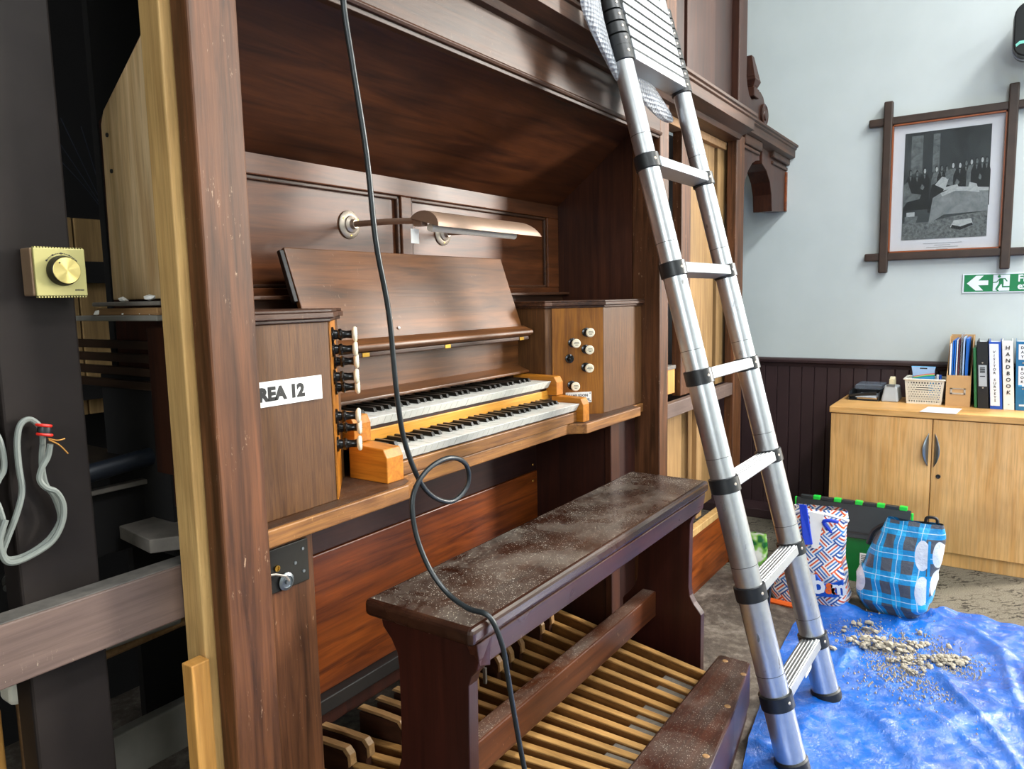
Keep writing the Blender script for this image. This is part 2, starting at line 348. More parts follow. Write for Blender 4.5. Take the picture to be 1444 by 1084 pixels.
# ------------------------------------------------------------------ mesh helpers
WO = {}
class MB:
    def __init__(s): s.v = []; s.f = []
    def add(s, vs, fs):
        o = len(s.v); s.v += [tuple(v) for v in vs]; s.f += [tuple(i+o for i in f) for f in fs]; return s
    def box(s, x0, x1, y0, y1, z0, z1):
        if x0 > x1: x0, x1 = x1, x0
        if y0 > y1: y0, y1 = y1, y0
        if z0 > z1: z0, z1 = z1, z0
        return s.add([(x0, y0, z0), (x1, y0, z0), (x1, y1, z0), (x0, y1, z0), (x0, y0, z1), (x1, y0, z1), (x1, y1, z1), (x0, y1, z1)],
                     [(0, 3, 2, 1), (4, 5, 6, 7), (0, 1, 5, 4), (1, 2, 6, 5), (2, 3, 7, 6), (3, 0, 4, 7)])
    def prism(s, poly, axis, a0, a1):
        n = len(poly); k = 'xyz'.index(axis)
        def P(p, a): q = list(p); q.insert(k, a); return q
        vs = [P(p, a0) for p in poly]+[P(p, a1) for p in poly]
        fs = [tuple(range(n)), tuple(range(2*n-1, n-1, -1))]+[(i, i+n, (i+1) % n+n, (i+1) % n) for i in range(n)]
        return s.add(vs, fs)
    def hexa(s, b, t):   # bottom quad, top quad
        return s.add(list(b)+list(t), [(0, 3, 2, 1), (4, 5, 6, 7), (0, 1, 5, 4), (1, 2, 6, 5), (2, 3, 7, 6), (3, 0, 4, 7)])
    def tube(s, pts, r, n=8, caps=True):
        pts = [Vector(p) for p in pts]; rr = r if isinstance(r, (list, tuple)) else [r]*len(pts)
        prev = None; rings = []
        for i, p in enumerate(pts):
            d = (pts[min(i+1, len(pts)-1)]-pts[max(i-1, 0)]).normalized()
            if prev is None:
                a = Vector((0, 0, 1)) if abs(d.z) < .9 else Vector((1, 0, 0))
                u = d.cross(a).normalized()
            else:
                u = (prev-d*prev.dot(d)).normalized()
            prev = u; w = d.cross(u)
            rings.append([p+(u*math.cos(2*PI*k/n)+w*math.sin(2*PI*k/n))*rr[i] for k in range(n)])
        vs = [v for r_ in rings for v in r_]; fs = []
        for i in range(len(pts)-1):
            for k in range(n):
                fs.append((i*n+k, i*n+(k+1) % n, (i+1)*n+(k+1) % n, (i+1)*n+k))
        if caps: fs += [tuple(range(n-1, -1, -1)), tuple((len(pts)-1)*n+k for k in range(n))]
        return s.add(vs, fs)
    def lathe(s, prof, org, dr, n=20):   # prof: (radius, height along dr)
        q = Vector((0, 0, 1)).rotation_difference(Vector(dr).normalized()); org = Vector(org)
        vs = []; fs = []; m = len(prof)
        for r, h in prof:
            for k in range(n):
                a = 2*PI*k/n; vs.append(org+q @ Vector((r*math.cos(a), r*math.sin(a), h)))
        for i in range(m-1):
            for k in range(n): fs.append((i*n+k, i*n+(k+1) % n, (i+1)*n+(k+1) % n, (i+1)*n+k))
        fs += [tuple(range(n-1, -1, -1)), tuple((m-1)*n+k for k in range(n))]
        return s.add(vs, fs)
    def grid(s, pts):   # rows of points
        r, c = len(pts), len(pts[0])
        return s.add([p for row in pts for p in row], [(i*c+j, i*c+j+1, (i+1)*c+j+1, (i+1)*c+j) for i in range(r-1) for j in range(c-1)])
    def mesh(s, name, off, mat, smooth):
        me = bpy.data.meshes.new(name); me.from_pydata([(a-off[0], b-off[1], c-off[2]) for a, b, c in s.v], [], s.f)
        bm = bmesh.new(); bm.from_mesh(me); bmesh.ops.recalc_face_normals(bm, faces=bm.faces); bm.to_mesh(me); bm.free()
        if smooth:
            for p in me.polygons: p.use_smooth = True
            me.set_sharp_from_angle(angle=math.radians(smooth if smooth is not True else 40))
        me.materials.append(mat); return me
def B(*a): return MB().box(*a)
def link(o, parent=None, at=(0, 0, 0)):
    COL.objects.link(o); at = Vector(at); WO[o.name] = at
    if parent is not None:
        o.parent = parent; o.location = at-WO[parent.name]
    else: o.location = at
    return o
def obj(name, mb, mat, parent=None, bevel=0, smooth=False, at=None, seg=2, **tags):
    if at is None:
        xs, ys, zs = zip(*mb.v); at = ((min(xs)+max(xs))/2, (min(ys)+max(ys))/2, min(zs) if parent is None else (min(zs)+max(zs))/2)
    me = mb.mesh(name, at, M[mat] if isinstance(mat, str) else mat, smooth)
    o = bpy.data.objects.new(name, me); link(o, parent, at)
    if bevel:
        md = o.modifiers.new('bevel', 'BEVEL'); md.width = bevel; md.segments = seg; md.limit_method = 'ANGLE'; md.angle_limit = math.radians(35)
    for k, v in tags.items(): o[k] = v
    return o
def inst(src, parent, at, rot=None, name=None):
    o = src.copy(); o.name = name or src.name.split('.')[0]
    for k in list(o.keys()): del o[k]
    o.parent = None; link(o, parent, at)
    if rot is not None: o.rotation_euler = rot
    return o
def thing(name, loc, label, cat, group=None):
    o = bpy.data.objects.new(name, None); o.empty_display_size = .05; link(o, None, loc)
    o['label'] = label; o['category'] = cat
    if group: o['group'] = group
    return o
def struct(name, mb, mat, **k):
    return obj(name, mb, mat, kind='structure', **k)
def text(name, s, size, org, xd, yd, mat, parent=None, extr=.0004, align='LEFT', bold=0, sx=1, spacing=1, **tags):
    cu = bpy.data.curves.new(name, 'FONT'); cu.body = s; cu.size = size; cu.extrude = extr; cu.align_x = align; cu.offset = bold
    cu.resolution_u = 2; cu.space_character = spacing
    to = bpy.data.objects.new('tmp', cu); COL.objects.link(to)
    dg = bpy.context.evaluated_depsgraph_get(); me = bpy.data.meshes.new_from_object(to.evaluated_get(dg))
    bpy.data.objects.remove(to); bpy.data.curves.remove(cu)
    xd = Vector(xd).normalized(); yd = Vector(yd).normalized(); zd = xd.cross(yd)
    for v in me.vertices:
        c = v.co; v.co = xd*(c.x*sx)+yd*c.y+zd*c.z
    me.materials.clear(); me.materials.append(M[mat]); me.name = name
    o = bpy.data.objects.new(name, me); link(o, parent, org)
    for k, v in tags.items(): o[k] = v
    return o
def smoothpath(pts, n=6):
    pts = [Vector(p) for p in pts]; out = []
    for i in range(len(pts)-1):
        p0, p1, p2, p3 = pts[max(i-1, 0)], pts[i], pts[i+1], pts[min(i+2, len(pts)-1)]
        for k in range(n):
            t = k/n
            out.append(.5*((2*p1)+(p2-p0)*t+(2*p0-5*p1+4*p2-p3)*t*t+(3*p1-p0-3*p2+p3)*t**3))
    out.append(pts[-1]); return out

# ================================================================== SETTING
struct('floor', B(-3, 6.6, -4.2, 3, -.1, 0), 'carpet')
struct('floor', B(.2, 3.32, .2, 2.9, 0, .004), 'oldfloor')
wr = struct('wall_right', B(4.38, 4.5, -.45, 3, 0, 4.3), 'wall', at=(4.38, 0, 0))
struct('wall_return', B(4.5, 6.6, -.45, -.33, 0, 4.3), 'wall')
struct('wall_back', B(-3, 4.5, 2.9, 3, 0, 4.3), 'wall')
struct('wall_left', B(-3.1, -3, -4.2, 3, 0, 4.3), 'wall')
struct('wall_far', B(6.6, 6.7, -4.2, -.33, 0, 4.3), 'wall')
struct('wall_front', B(-3.1, 6.7, -4.3, -4.2, 0, 4.3), 'wall')
struct('ceiling', B(-3.1, 6.7, -4.3, 3, 4.3, 4.4), 'ceil')
def window(name, mbp, frames):
    r = obj(name, mbp, 'pane', kind='structure')
    for f in frames: obj('window_frame', f, 'white', r, bevel=.004)
window('window_1', B(6.59, 6.6, -3.4, -2.4, 1.4, 3.7),
       [B(6.54, 6.6, -3.46, -3.4, 1.34, 3.76), B(6.54, 6.6, -2.4, -2.34, 1.34, 3.76), B(6.54, 6.6, -3.4, -2.4, 1.34, 1.4), B(6.54, 6.6, -3.4, -2.4, 3.7, 3.76)])
window('added_left_window', B(-3, -2.99, -2.0, -.6, 1.4, 3.0),  # unseen window, added to go with the left fill light
       [B(-3, -2.94, -2.06, -2.0, 1.34, 3.06), B(-3, -2.94, -.6, -.54, 1.34, 3.06), B(-3, -2.94, -2.0, -.6, 1.34, 1.4), B(-3, -2.94, -2.0, -.6, 3.0, 3.06)])
for k, (lx, ly) in enumerate(LAMPS):
    t = thing('ceiling_light', (lx, ly, 4.3), ('ceiling light nearest the organ and left wall', 'ceiling light nearest the picture wall', 'ceiling light at the rear of the hall')[k], 'ceiling light')
    obj('housing', B(lx-.8, lx+.8, ly-.3, ly+.3, 4.22, 4.298), 'white', t, bevel=.01)
    obj('diffuser', B(lx-.75, lx+.75, ly-.25, ly+.25, 4.19, 4.22), 'pane', t, bevel=.005)
# tongue-and-groove wainscot: each board its own piece
bw = .0675; y = -.44; first = None
while y < 1.6:
    if first is None:
        mb = MB().prism([(4.362, y+.004), (4.366, y+.0005), (4.38, y+.0005), (4.38, y+bw-.0005), (4.366, y+bw-.0005), (4.362, y+bw-.004)], 'z', .0, .88)
        first = obj('board', mb, 'wains', wr)
        y0 = y
    else:
        inst(first, wr, (4.371, y+bw/2, .44))
    y += bw
struct('trim_1', MB().prism([(4.38, .862), (4.358, .866), (4.352, .882), (4.338, .89), (4.336, .903), (4.346, .912), (4.38, .914)], 'y', -.45, 1.6), 'wains', smooth=30)
struct('baseboard_right', B(4.19, 4.36, .76, 1.6, 0, .055), 'wains', bevel=.006)

# ================================================================== ORGAN
org = thing('pipe_organ', (1.6, 1.08, 0), 'dark mahogany pipe organ with two keyboards, stop knobs and open side bays', 'organ')
def op(name, mb, mat, bevel=.003, parent=None, smooth=False, **k): return obj(name, mb, mat, parent or org, bevel=bevel, smooth=smooth, **k)
# posts
op('post', B(.707, .798, 1.065, 1.110, 0, 3.2), 'post', .004, label='tall scuffed mahogany post left of the keyboards')
op('post', B(2.534, 2.615, 1.065, 1.175, 0, 1.97), 'post', .004)
op('post', B(3.407, 3.524, 1.065, 1.11, 0, 2.0), 'post', .004)
op('pine_stud', B(.690, .76, 1.112, 1.168, 0, 3.0), 'pale2', .003, label='pale bare timber stud behind the left post')
op('pine_offcut', B(.655, .689, 1.100, 1.128, 0, .692), 'pine', .002, label='short orange pine offcut fixed to the stud')
# console side board with slanted top
op('side_board', MB().prism([(1.169, 1.30), (1.42, 1.30), (1.412, 1.622), (1.40, 1.645), (1.169, 1.815)], 'x', .745, .765), 'pale', .002)
for yy, zz in ((1.39, 1.60), (1.215, 1.735), (1.385, 1.535), (1.18, 1.58)):
    op('screw_hole', MB().lathe([(.004, 0), (.004, .002)], (.7445, yy, zz), (-1, 0, 0), 10), 'inkdark', 0)
# niche
op('cheek', MB().prism([(1.175, 1.25), (1.494, 1.25), (1.494, 1.645), (1.175, 1.895)], 'x', 2.534, 2.55), 'mah_z', 0)
op('cheek', MB().prism([(1.17, .9), (1.494, .9), (1.494, 1.645), (1.17, 1.895)], 'x', .785, .798), 'mah_z', 0)
op('cove', MB().prism([(1.494, 1.632), (1.09, 1.941), (1.09, 1.965), (1.52, 1.632)], 'x', .798, 2.534), 'cove', 0)
op('fascia', B(.798, 2.534, 1.065, 1.09, 1.854, 1.985), 'mah_x', .003)
op('fascia_bead', MB().prism([(1.06, 1.858), (1.056, 1.852), (1.06, 1.846), (1.068, 1.846), (1.07, 1.838), (1.09, 1.838), (1.09, 1.858)], 'x', .798, 2.534), 'mah_x', .001)
for xx, zz in ((1.45, 1.855), (1.93, 1.855), (2.3, 1.86)): op('screw', MB().lathe([(.004, 0), (.004, .001)], (xx, 1.13, 1.929), (0, -.6, -.8), 10), 'brass', 0)
op('back_rail', B(.798, 2.534, 1.488, 1.51, 1.588, 1.640), 'backp', .003)
op('back_rail', B(.798, 2.534, 1.488, 1.51, 1.262, 1.324), 'backp', .003)
op('back_stile', B(1.636, 1.682, 1.488, 1.51, 1.324, 1.588), 'backp', .003)
op('back_stile', B(2.453, 2.534, 1.488, 1.51, 1.324, 1.588), 'backp', .003)
op('back_stile', B(.798, .86, 1.488, 1.51, 1.324, 1.588), 'backp', .003)
for a, b in ((.86, 1.636), (1.682, 2.453)):
    p = op('back_panel', B(a, b, 1.505, 1.52, 1.324, 1.588), 'backp', 0)
    for q in (B(a, b, 1.494, 1.506, 1.577, 1.588), B(a, b, 1.494, 1.506, 1.324, 1.333), B(a, a+.01, 1.494, 1.506, 1.324, 1.588), B(b-.012, b, 1.494, 1.506, 1.324, 1.588)):
        obj('panel_moulding', q, 'mah_x', p, bevel=.003)
op('desk_backing', B(.798, 2.534, 1.47, 1.488, .887, 1.30), 'mah_x', .003)
op('desk_backing_cap', B(.798, 2.534, 1.44, 1.49, 1.295, 1.305), 'mah_x', .003)
# impost and upper case
imp = [(1.12, 1.962), (1.045, 1.966), (1.035, 1.982), (1.005, 1.992), (.984, 1.998), (.984, 2.036), (.976, 2.040), (.976, 2.048), (.968, 2.052), (.968, 2.063), (1.12, 2.075)]
op('impost', MB().prism(imp, 'x', .5, 3.39), 'mah_x', .001, smooth=30)
op('cornice', MB().prism([(a+.06, b+.027) for a, b in imp], 'x', 3.39, 4.379), 'mah_x', .001, smooth=30)
op('upper_panel', B(.4, 2.53, 1.075, 1.10, 2.06, 3.3), 'mah_z', .002)
op('upper_post', B(2.535, 2.636, 1.045, 1.10, 2.06, 3.3), 'post', .004)
op('upper_panel', B(2.64, 2.81, 1.085, 1.11, 2.06, 3.3), 'dark', .002)
op('upper_panel', B(2.815, 3.129, 1.075, 1.10, 2.06, 3.3), 'mah_z', .002)
op('upper_panel', B(3.134, 3.385, 1.085, 1.11, 2.06, 3.3), 'dark', .002)
op('pilaster', B(3.388, 3.503, 1.055, 1.11, 2.06, 3.3), 'mah_z', .004)
# scroll crest, volute and finial
crest = op('scroll_crest', MB().prism([(3.503, 2.095), (3.503, 2.40), (3.515, 2.30), (3.54, 2.235), (3.57, 2.20), (3.61, 2.185), (3.66, 2.20), (3.69, 2.235), (3.75, 2.25), (3.80, 2.235), (3.835, 2.20), (3.865, 2.16), (3.865, 2.095)], 'y', 1.062, 1.09), 'mah_z', .004)
obj('volute', MB().lathe([(.052, 0), (.052, .010), (.044, .014), (.038, .010), (.028, .010), (.024, .016), (.012, .018), (.0, .018)], (3.80, 1.062, 2.148), (0, -1, 0), 28), 'mah_z', crest, smooth=40)
fin = op('finial', MB().hexa([(3.61, 1.05, 2.20), (3.69, 1.05, 2.20), (3.69, 1.13, 2.20), (3.61, 1.13, 2.20)], [(3.61, 1.05, 2.242), (3.69, 1.05, 2.242), (3.69, 1.13, 2.242), (3.61, 1.13, 2.242)]), 'mah_z', .004)
mbf = MB(); cx, cy = 3.65, 1.09
for (r0, z0), (r1, z1) in zip([(.030, 2.242), (.034, 2.252), (.045, 2.275), (.041, 2.29)], [(.034, 2.252), (.045, 2.275), (.041, 2.29), (.018, 2.392)]):
    mbf.hexa([(cx-r0, cy-r0, z0), (cx+r0, cy-r0, z0), (cx+r0, cy+r0, z0), (cx-r0, cy+r0, z0)], [(cx-r1, cy-r1, z1), (cx+r1, cy-r1, z1), (cx+r1, cy+r1, z1), (cx-r1, cy+r1, z1)])
obj('obelisk', mbf, 'mah_z', fin, bevel=.002)
# arch brackets against the wall
sp = op('arch_bracket', MB().prism([(3.524, 2.02), (3.80, 2.02), (3.80, 1.935), (3.74, 1.925), (3.68, 1.905), (3.62, 1.865), (3.57, 1.81), (3.54, 1.75), (3.524, 1.70)], 'y', 1.075, 1.15), 'mah_z', .003)
obj('bracket_moulding', B(3.524, 3.80, 1.06, 1.08, 1.975, 2.02), 'mah_x', sp, bevel=.006)
obj('bracket_moulding', B(3.524, 3.78, 1.066, 1.08, 1.955, 1.97), 'mah_x', sp, bevel=.004)
sp = op('arch_bracket', MB().prism([(3.90, 2.02), (4.378, 2.02), (4.378, 1.735), (4.10, 1.715), (4.085, 1.80), (4.05, 1.86), (3.98, 1.91), (3.90, 1.935)], 'y', 1.09, 1.19), 'mah_z', .003)
obj('bracket_moulding', B(4.05, 4.378, 1.07, 1.095, 1.985, 2.02), 'mah_x', sp, bevel=.006)
obj('bracket_moulding', B(4.07, 4.37, 1.08, 1.095, 1.955, 1.972), 'mah_x', sp, bevel=.004)
obj('bracket_edge', B(4.355, 4.379, 1.082, 1.10, 1.735, 1.95), 'knee', sp, bevel=.002)
# right open bay
op('bay_panel', B(2.615, 3.407, 1.078, 1.095, .004, .272), 'knee', .002)
op('bay_rail', B(2.615, 3.407, 1.066, 1.10, .272, .304), 'pale2', .003)
op('bay_plank', B(2.615, 3.407, 1.07, 1.10, .815, .872), 'beam', .003)
op('bay_board', B(2.615, 3.06, 1.165, 1.18, .304, .82), 'ply', 0)
op('bay_board', B(3.062, 3.407, 1.165, 1.18, .304, .82), 'ply', 0)
op('bay_stud', B(3.05, 3.115, 1.11, 1.133, .304, 1.0), 'ply', .002)
op('bay_post', B(2.884, 2.986, 1.12, 1.16, .87, 1.96), 'post', .003)
op('bay_board', B(3.004, 3.309, 1.135, 1.15, .87, 1.96), 'ply', .001)
op('bay_board', B(3.326, 3.50, 1.125, 1.15, .87, 1.96), 'ply', .001)
op('bay_backing', B(2.6, 3.5, 1.32, 1.34, .3, 2.0), 'dark', 0)
op('bay_header', B(2.62, 3.40, 1.11, 1.17, 1.93, 1.962), 'plankend', .002)
op('bay_box', B(2.63, 2.87, 1.14, 1.25, .885, .985), 'pine', .002, label='orange wooden box edge inside the open right bay')
op('bay_box_lid', B(2.625, 2.87, 1.135, 1.25, .985, 1.0), 'greyplank', .002)
op('bay_lever', MB().tube([(2.80, 1.2, 1.50), (2.80, 1.17, 1.56), (2.80, 1.16, 1.62)], [.008, .012, .016], 10), 'redplank', 0, smooth=60)

# key shelf
op('key_shelf', MB().prism([(.798, 1.075), (1.175, 1.078), (1.205, 1.092), (1.225, 1.135), (1.25, 1.146), (2.0, 1.150), (2.04, 1.102), (2.44, 1.098), (2.455, 1.13), (2.534, 1.13), (2.534, 1.47), (.798, 1.47)], 'z', .854, .887), 'oakx', .003)
op('shelf_surface', MB().prism([(.80, 1.082), (1.17, 1.085), (1.197, 1.098), (1.217, 1.14), (1.25, 1.153), (2.0, 1.157), (2.045, 1.109), (2.43, 1.105), (2.445, 1.135), (2.53, 1.137), (2.53, 1.46), (.80, 1.46)], 'z', .887, .8885), 'oaktop', 0)
# stop jambs
def jamb(poly, cover, pa, pb):
    j = op('stop_jamb', MB().prism(poly, 'z', .8885, 1.25), 'oakside', .002)
    for k, (ov, z0, z1) in enumerate(((.006, 1.25, 1.257), (.012, 1.257, 1.268), (.009, 1.268, 1.274))):
        c = Vector((sum(p[0] for p in poly)/len(poly), sum(p[1] for p in poly)/len(poly)))
        pl = []
        n = len(poly)
        for i in range(n):
            p0, p1, p2 = Vector(poly[i-1]), Vector(poly[i]), Vector(poly[(i+1) % n])
            d1 = (p1-p0).normalized(); d2 = (p2-p1).normalized()
            n1 = Vector((d1.y, -d1.x)); n2 = Vector((d2.y, -d2.x))
            if n1.dot(p1-c) < 0: n1 = -n1
            if n2.dot(p1-c) < 0: n2 = -n2
            nn = (n1+n2); nn = nn/max(.4, nn.dot(n1))
            q = p1+nn*ov; q.y = min(q.y, 1.468); q.x = min(max(q.x, .799), 2.533)
            pl.append((q.x, q.y))
        obj('cornice_moulding', MB().prism(pl, 'z', z0, z1), 'mah_x', j, bevel=.002)
    a, b = Vector(pa), Vector(pb); d = (b-a).normalized(); nn = Vector((d.y, -d.x))
    if nn.y > 0: nn = -nn
    a2, b2 = a+d*.004, b-d*.002
    pl = [a2+nn*.001, b2+nn*.001, b2+nn*.004, a2+nn*.004]
    obj('stop_panel', MB().prism([(p.x, p.y) for p in pl], 'z', .889, 1.249), cover, j)
    return j, a, d, nn
jl, la, ld, ln = jamb([(.80, 1.112), (1.003, 1.117), (1.128, 1.240), (1.150, 1.25), (1.150, 1.466), (.80, 1.466)], 'block', (1.003, 1.117), (1.128, 1.240))
jr, ra, rd, rn = jamb([(2.53, 1.135), (2.243, 1.145), (2.11, 1.272), (2.088, 1.282), (2.088, 1.466), (2.53, 1.466)], 'oak', (2.243, 1.145), (2.11, 1.272))
# stop knobs (axis = local +Z)
knob0 = None
def knob(p2, z, nrm, ink, s):
    global knob0, head0, ink0
    at = Vector((p2.x, p2.y, z)); rot = Vector((nrm.x, nrm.y, 0)).to_track_quat('Z', 'Y').to_euler()
    if knob0 is None:
        k = MB().lathe([(.016, .004), (.016, .008), (.0105, .010), (.0095, .016), (.012, .019), (.0125, .023), (.009, .026), (.0075, .034), (.0085, .044), (.011, .048)], (0, 0, 0), (0, 0, 1), 20)
        knob0 = obj('stop_knob', k, 'blackgloss', org, smooth=35, at=(0, 0, 0))
        h = MB().lathe([(.009, .045), (.0155, .049), (.0160, .052), (.0135, .0555), (.0, .0565)], (0, 0, 0), (0, 0, 1), 24)
        head0 = obj('knob_head', h, 'knobivory', knob0, smooth=35, at=(0, 0, 0))
        i = MB().box(-.008, .008, .0035, .005, .0562, .0568).box(-.010, .010, -.0007, .0007, .0562, .0569).box(-.005, .005, -.006, -.0045, .0562, .0568)
        ink0 = obj('engraved_lettering', i, 'inkdark', knob0, at=(0, 0, 0))
        knob0.location = at-WO[org.name]; WO[knob0.name] = at; k = knob0; kk = (head0, ink0)
    else:
        k = inst(knob0, org, at); kk = []
        for src in (head0, ink0):
            c = src.copy(); c.name = src.name.split('.')[0]; COL.objects.link(c); c.parent = k; WO[c.name] = at; kk.append(c)
    k.rotation_euler = rot; k.scale = (s, s, s*1.0)
for s_, z in ((.035, 1.222), (.035, 1.192), (.075, 1.164), (.035, 1.136), (.075, 1.110), (.035, 1.055), (.075, 1.024), (.035, .997)):
    knob(la+ld*s_, z, ln, True, .98)
for s_, z in ((.063, 1.168), (.112, 1.134), (.066, 1.111), (.067, 1.05), (.116, .991)):
    knob(ra+rd*s_, z, rn, True, .95)
p = ra+rd*.123
op('knob_stump', MB().lathe([(.015, .004), (.015, .008), (.010, .010), (.009, .022), (.006, .022), (.006, .032), (.003, .032), (.003, .030)], (p.x, p.y, 1.081), (rn.x, rn.y, 0), 18), 'blackgloss', 0, smooth=35)
p0, p1 = ra+rd*.047+rn*.0045, ra+rd*.138+rn*.0045
pl = [p0, p1, p1+rn*.002, p0+rn*.002]
np_ = op('name_plate', MB().prism([(q.x, q.y) for q in pl], 'z', .930, .966), 'white', 0)
pc = ra+rd*.0925+rn*.0067; xd = (-rd.x, -rd.y, 0)
text('lettering', 'H.HILSDON', .0125, (pc.x, pc.y, .9505), xd, (0, 0, 1), 'inkdark', np_, align='CENTER', bold=.0003)
text('lettering', '(ORGAN WORKS)', .0095, (pc.x, pc.y, .9375), xd, (0, 0, 1), 'inkdark', np_, align='CENTER', bold=.0002)
for s_ in (.052, .133):
    for z in (.935, .961):
        q = ra+rd*s_+rn*.0065; obj('pin', MB().lathe([(.002, 0), (.0015, .001)], (q.x, q.y, z), (rn.x, rn.y, 0), 8), 'inkdark', np_)

# manuals
KX0, KW = 1.207, .836/36
def manual(yf, zt, yb):
    m = op('keyboard', B(KX0, KX0+.836, yf+.02, yb+.01, zt-.036, zt-.024), 'dark', 0)
    w = KW-.0009
    nat = MB().prism([(yf, zt-.001), (yf+.001, zt), (yb, zt), (yb, zt-.022), (yf+.012, zt-.022)], 'x', -w/2, w/2)
    k0 = None
    for i in range(36):
        x = KX0+(i+.5)*KW
        if k0 is None: k0 = obj('natural_key', nat, 'ivory', m, at=(0, 0, 0)); k0.location = Vector((x, 0, 0))-WO[m.name]; WO[k0.name] = Vector((x, 0, 0))
        else: inst(k0, m, (x, 0, random.uniform(-.0006, .0004)))
    sw = .0058; ys = yf+.053
    sh = MB().hexa([(-sw, ys, zt), (sw, ys, zt), (sw, yb, zt), (-sw, yb, zt)], [(-sw+.0012, ys+.006, zt+.011), (sw-.0012, ys+.006, zt+.011), (sw-.0012, yb, zt+.012), (-sw+.0012, yb, zt+.012)])
    s0 = None
    for i in range(35):
        o = i % 7
        if o not in (0, 1, 3, 4, 5): continue
        x = KX0+(i+1)*KW+{0: -.002, 1: .002, 3: -.003, 4: 0, 5: .003}[o]
        if s0 is None: s0 = obj('sharp_key', sh, 'ebony', m, bevel=.0012, at=(0, 0, 0)); s0.location = Vector((x, 0, 0))-WO[m.name]; WO[s0.name] = Vector((x, 0, 0))
        else: inst(s0, m, (x, 0, 0))
    return m
manual(1.130, .949, 1.262)
manual(1.234, 1.016, 1.385)
op('key_slip', B(1.207, 2.043, 1.140, 1.156, .8885, .922), 'oakx', .003)
op('key_rail', B(1.18, 2.07, 1.250, 1.275, .956, .984), 'rail', .002, label='bright yellow rail between the two keyboards')
op('key_thumper', B(1.18, 2.07, 1.262, 1.40, .984, .992), 'black', 0)
def blk(x0, x1):
    op('key_block', MB().prism([(1.118, .8885), (1.118, .945), (1.128, .964), (1.235, .968), (1.235, .8885)], 'x', x0, x1), 'block', .002)
    op('key_block', MB().prism([(1.215, .969), (1.215, 1.012), (1.225, 1.030), (1.385, 1.034), (1.385, .969)], 'x', x0, x1), 'block', .002)
blk(1.152, 1.205); blk(2.045, 2.086)
op('name_board', B(1.152, 2.086, 1.388, 1.40, 1.02, 1.168), 'desk', .002)
op('name_board_sill', MB().prism([(1.345, 1.036), (1.345, 1.044), (1.388, 1.060), (1.388, 1.036)], 'x', 1.152, 2.086), 'desk', .002)
# music desk
dk = op('music_desk', MB().prism([(1.338, 1.168), (1.427, 1.418), (1.440, 1.414), (1.352, 1.163)], 'x', 1.158, 2.048), 'desk', .003)
obj('desk_lip', MB().prism([(1.305, 1.172), (1.308, 1.182), (1.345, 1.196), (1.345, 1.170), (1.318, 1.163)], 'x', 1.15, 2.055), 'desk', dk, bevel=.003)
obj('desk_lip', MB().prism([(1.318, 1.150), (1.318, 1.162), (1.36, 1.166), (1.36, 1.150)], 'x', 1.16, 2.045), 'mah_x', dk, bevel=.003)
obj('desk_batten', MB().prism([(1.428, 1.412), (1.385, 1.29), (1.398, 1.286), (1.44, 1.408)], 'x', 1.146, 1.158), 'black', dk, bevel=.002)
for xx in (1.30, 1.62, 2.0): obj('hinge', B(xx-.012, xx+.012, 1.3165, 1.3185, 1.151, 1.161), 'brass', dk)
obj('desk_peg', MB().lathe([(.004, 0), (.003, .003)], (1.46, 1.353, 1.215), (0, -.94, .34), 10), 'white', dk)
# kneehole
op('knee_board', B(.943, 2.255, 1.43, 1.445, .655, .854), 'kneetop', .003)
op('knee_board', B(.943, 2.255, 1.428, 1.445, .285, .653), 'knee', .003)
op('knee_base_rail', B(.943, 2.255, 1.40, 1.44, .245, .285), 'black', .003)
op('knee_foot_rail', B(.943, 2.255, 1.415, 1.44, .2, .245), 'dark', .003)
op('knee_side', B(2.255, 2.27, 1.15, 1.445, .004, .854), 'dark', 0)
op('knee_side', B(.928, .943, 1.15, 1.445, .004, .854), 'dark', 0)
op('knee_stile', B(2.255, 2.322, 1.125, 1.15, .004, .854), 'mah_z', .003)
op('knee_stile', B(.798, .943, 1.125, 1.15, .004, .854), 'post', .003)
op('knee_recess', B(2.322, 2.534, 1.165, 1.18, .004, .854), 'dark', 0)
for z in (.62, .68): op('screw', MB().lathe([(.005, 0), (.004, .0015)], (2.225, 1.427, z), (0, -1, 0), 10), 'brass', 0)
lp = op('lock_plate', B(.802, .926, 1.119, 1.125, .748, .833), 'lockplate', .002, label='blackened iron rim plate with a round knob')
obj('spindle_ring', MB().lathe([(.012, 0), (.017, .002), (.017, .004), (.012, .006), (.012, .004), (.005, .004), (.004, .008)], (.868, 1.119, .764), (0, -1, 0), 20), 'steel', lp, smooth=30)
obj('wire', MB().tube([(.868, 1.108, .767), (.858, 1.105, .780), (.842, 1.112, .787), (.82, 1.118, .79)], .0022, 6), 'nickel', lp, smooth=True)
for x, z in ((.912, .815), (.912, .770), (.893, .792)): obj('screw', MB().lathe([(.0035, 0), (.003, .0018)], (x, 1.119, z), (0, -1, 0), 10), 'steel', lp)
obj('eyelet', MB().lathe([(.006, 0), (.006, .003), (.004, .003), (.003, .001)], (.85, 1.119, .795), (0, -1, 0), 14), 'brass', lp)

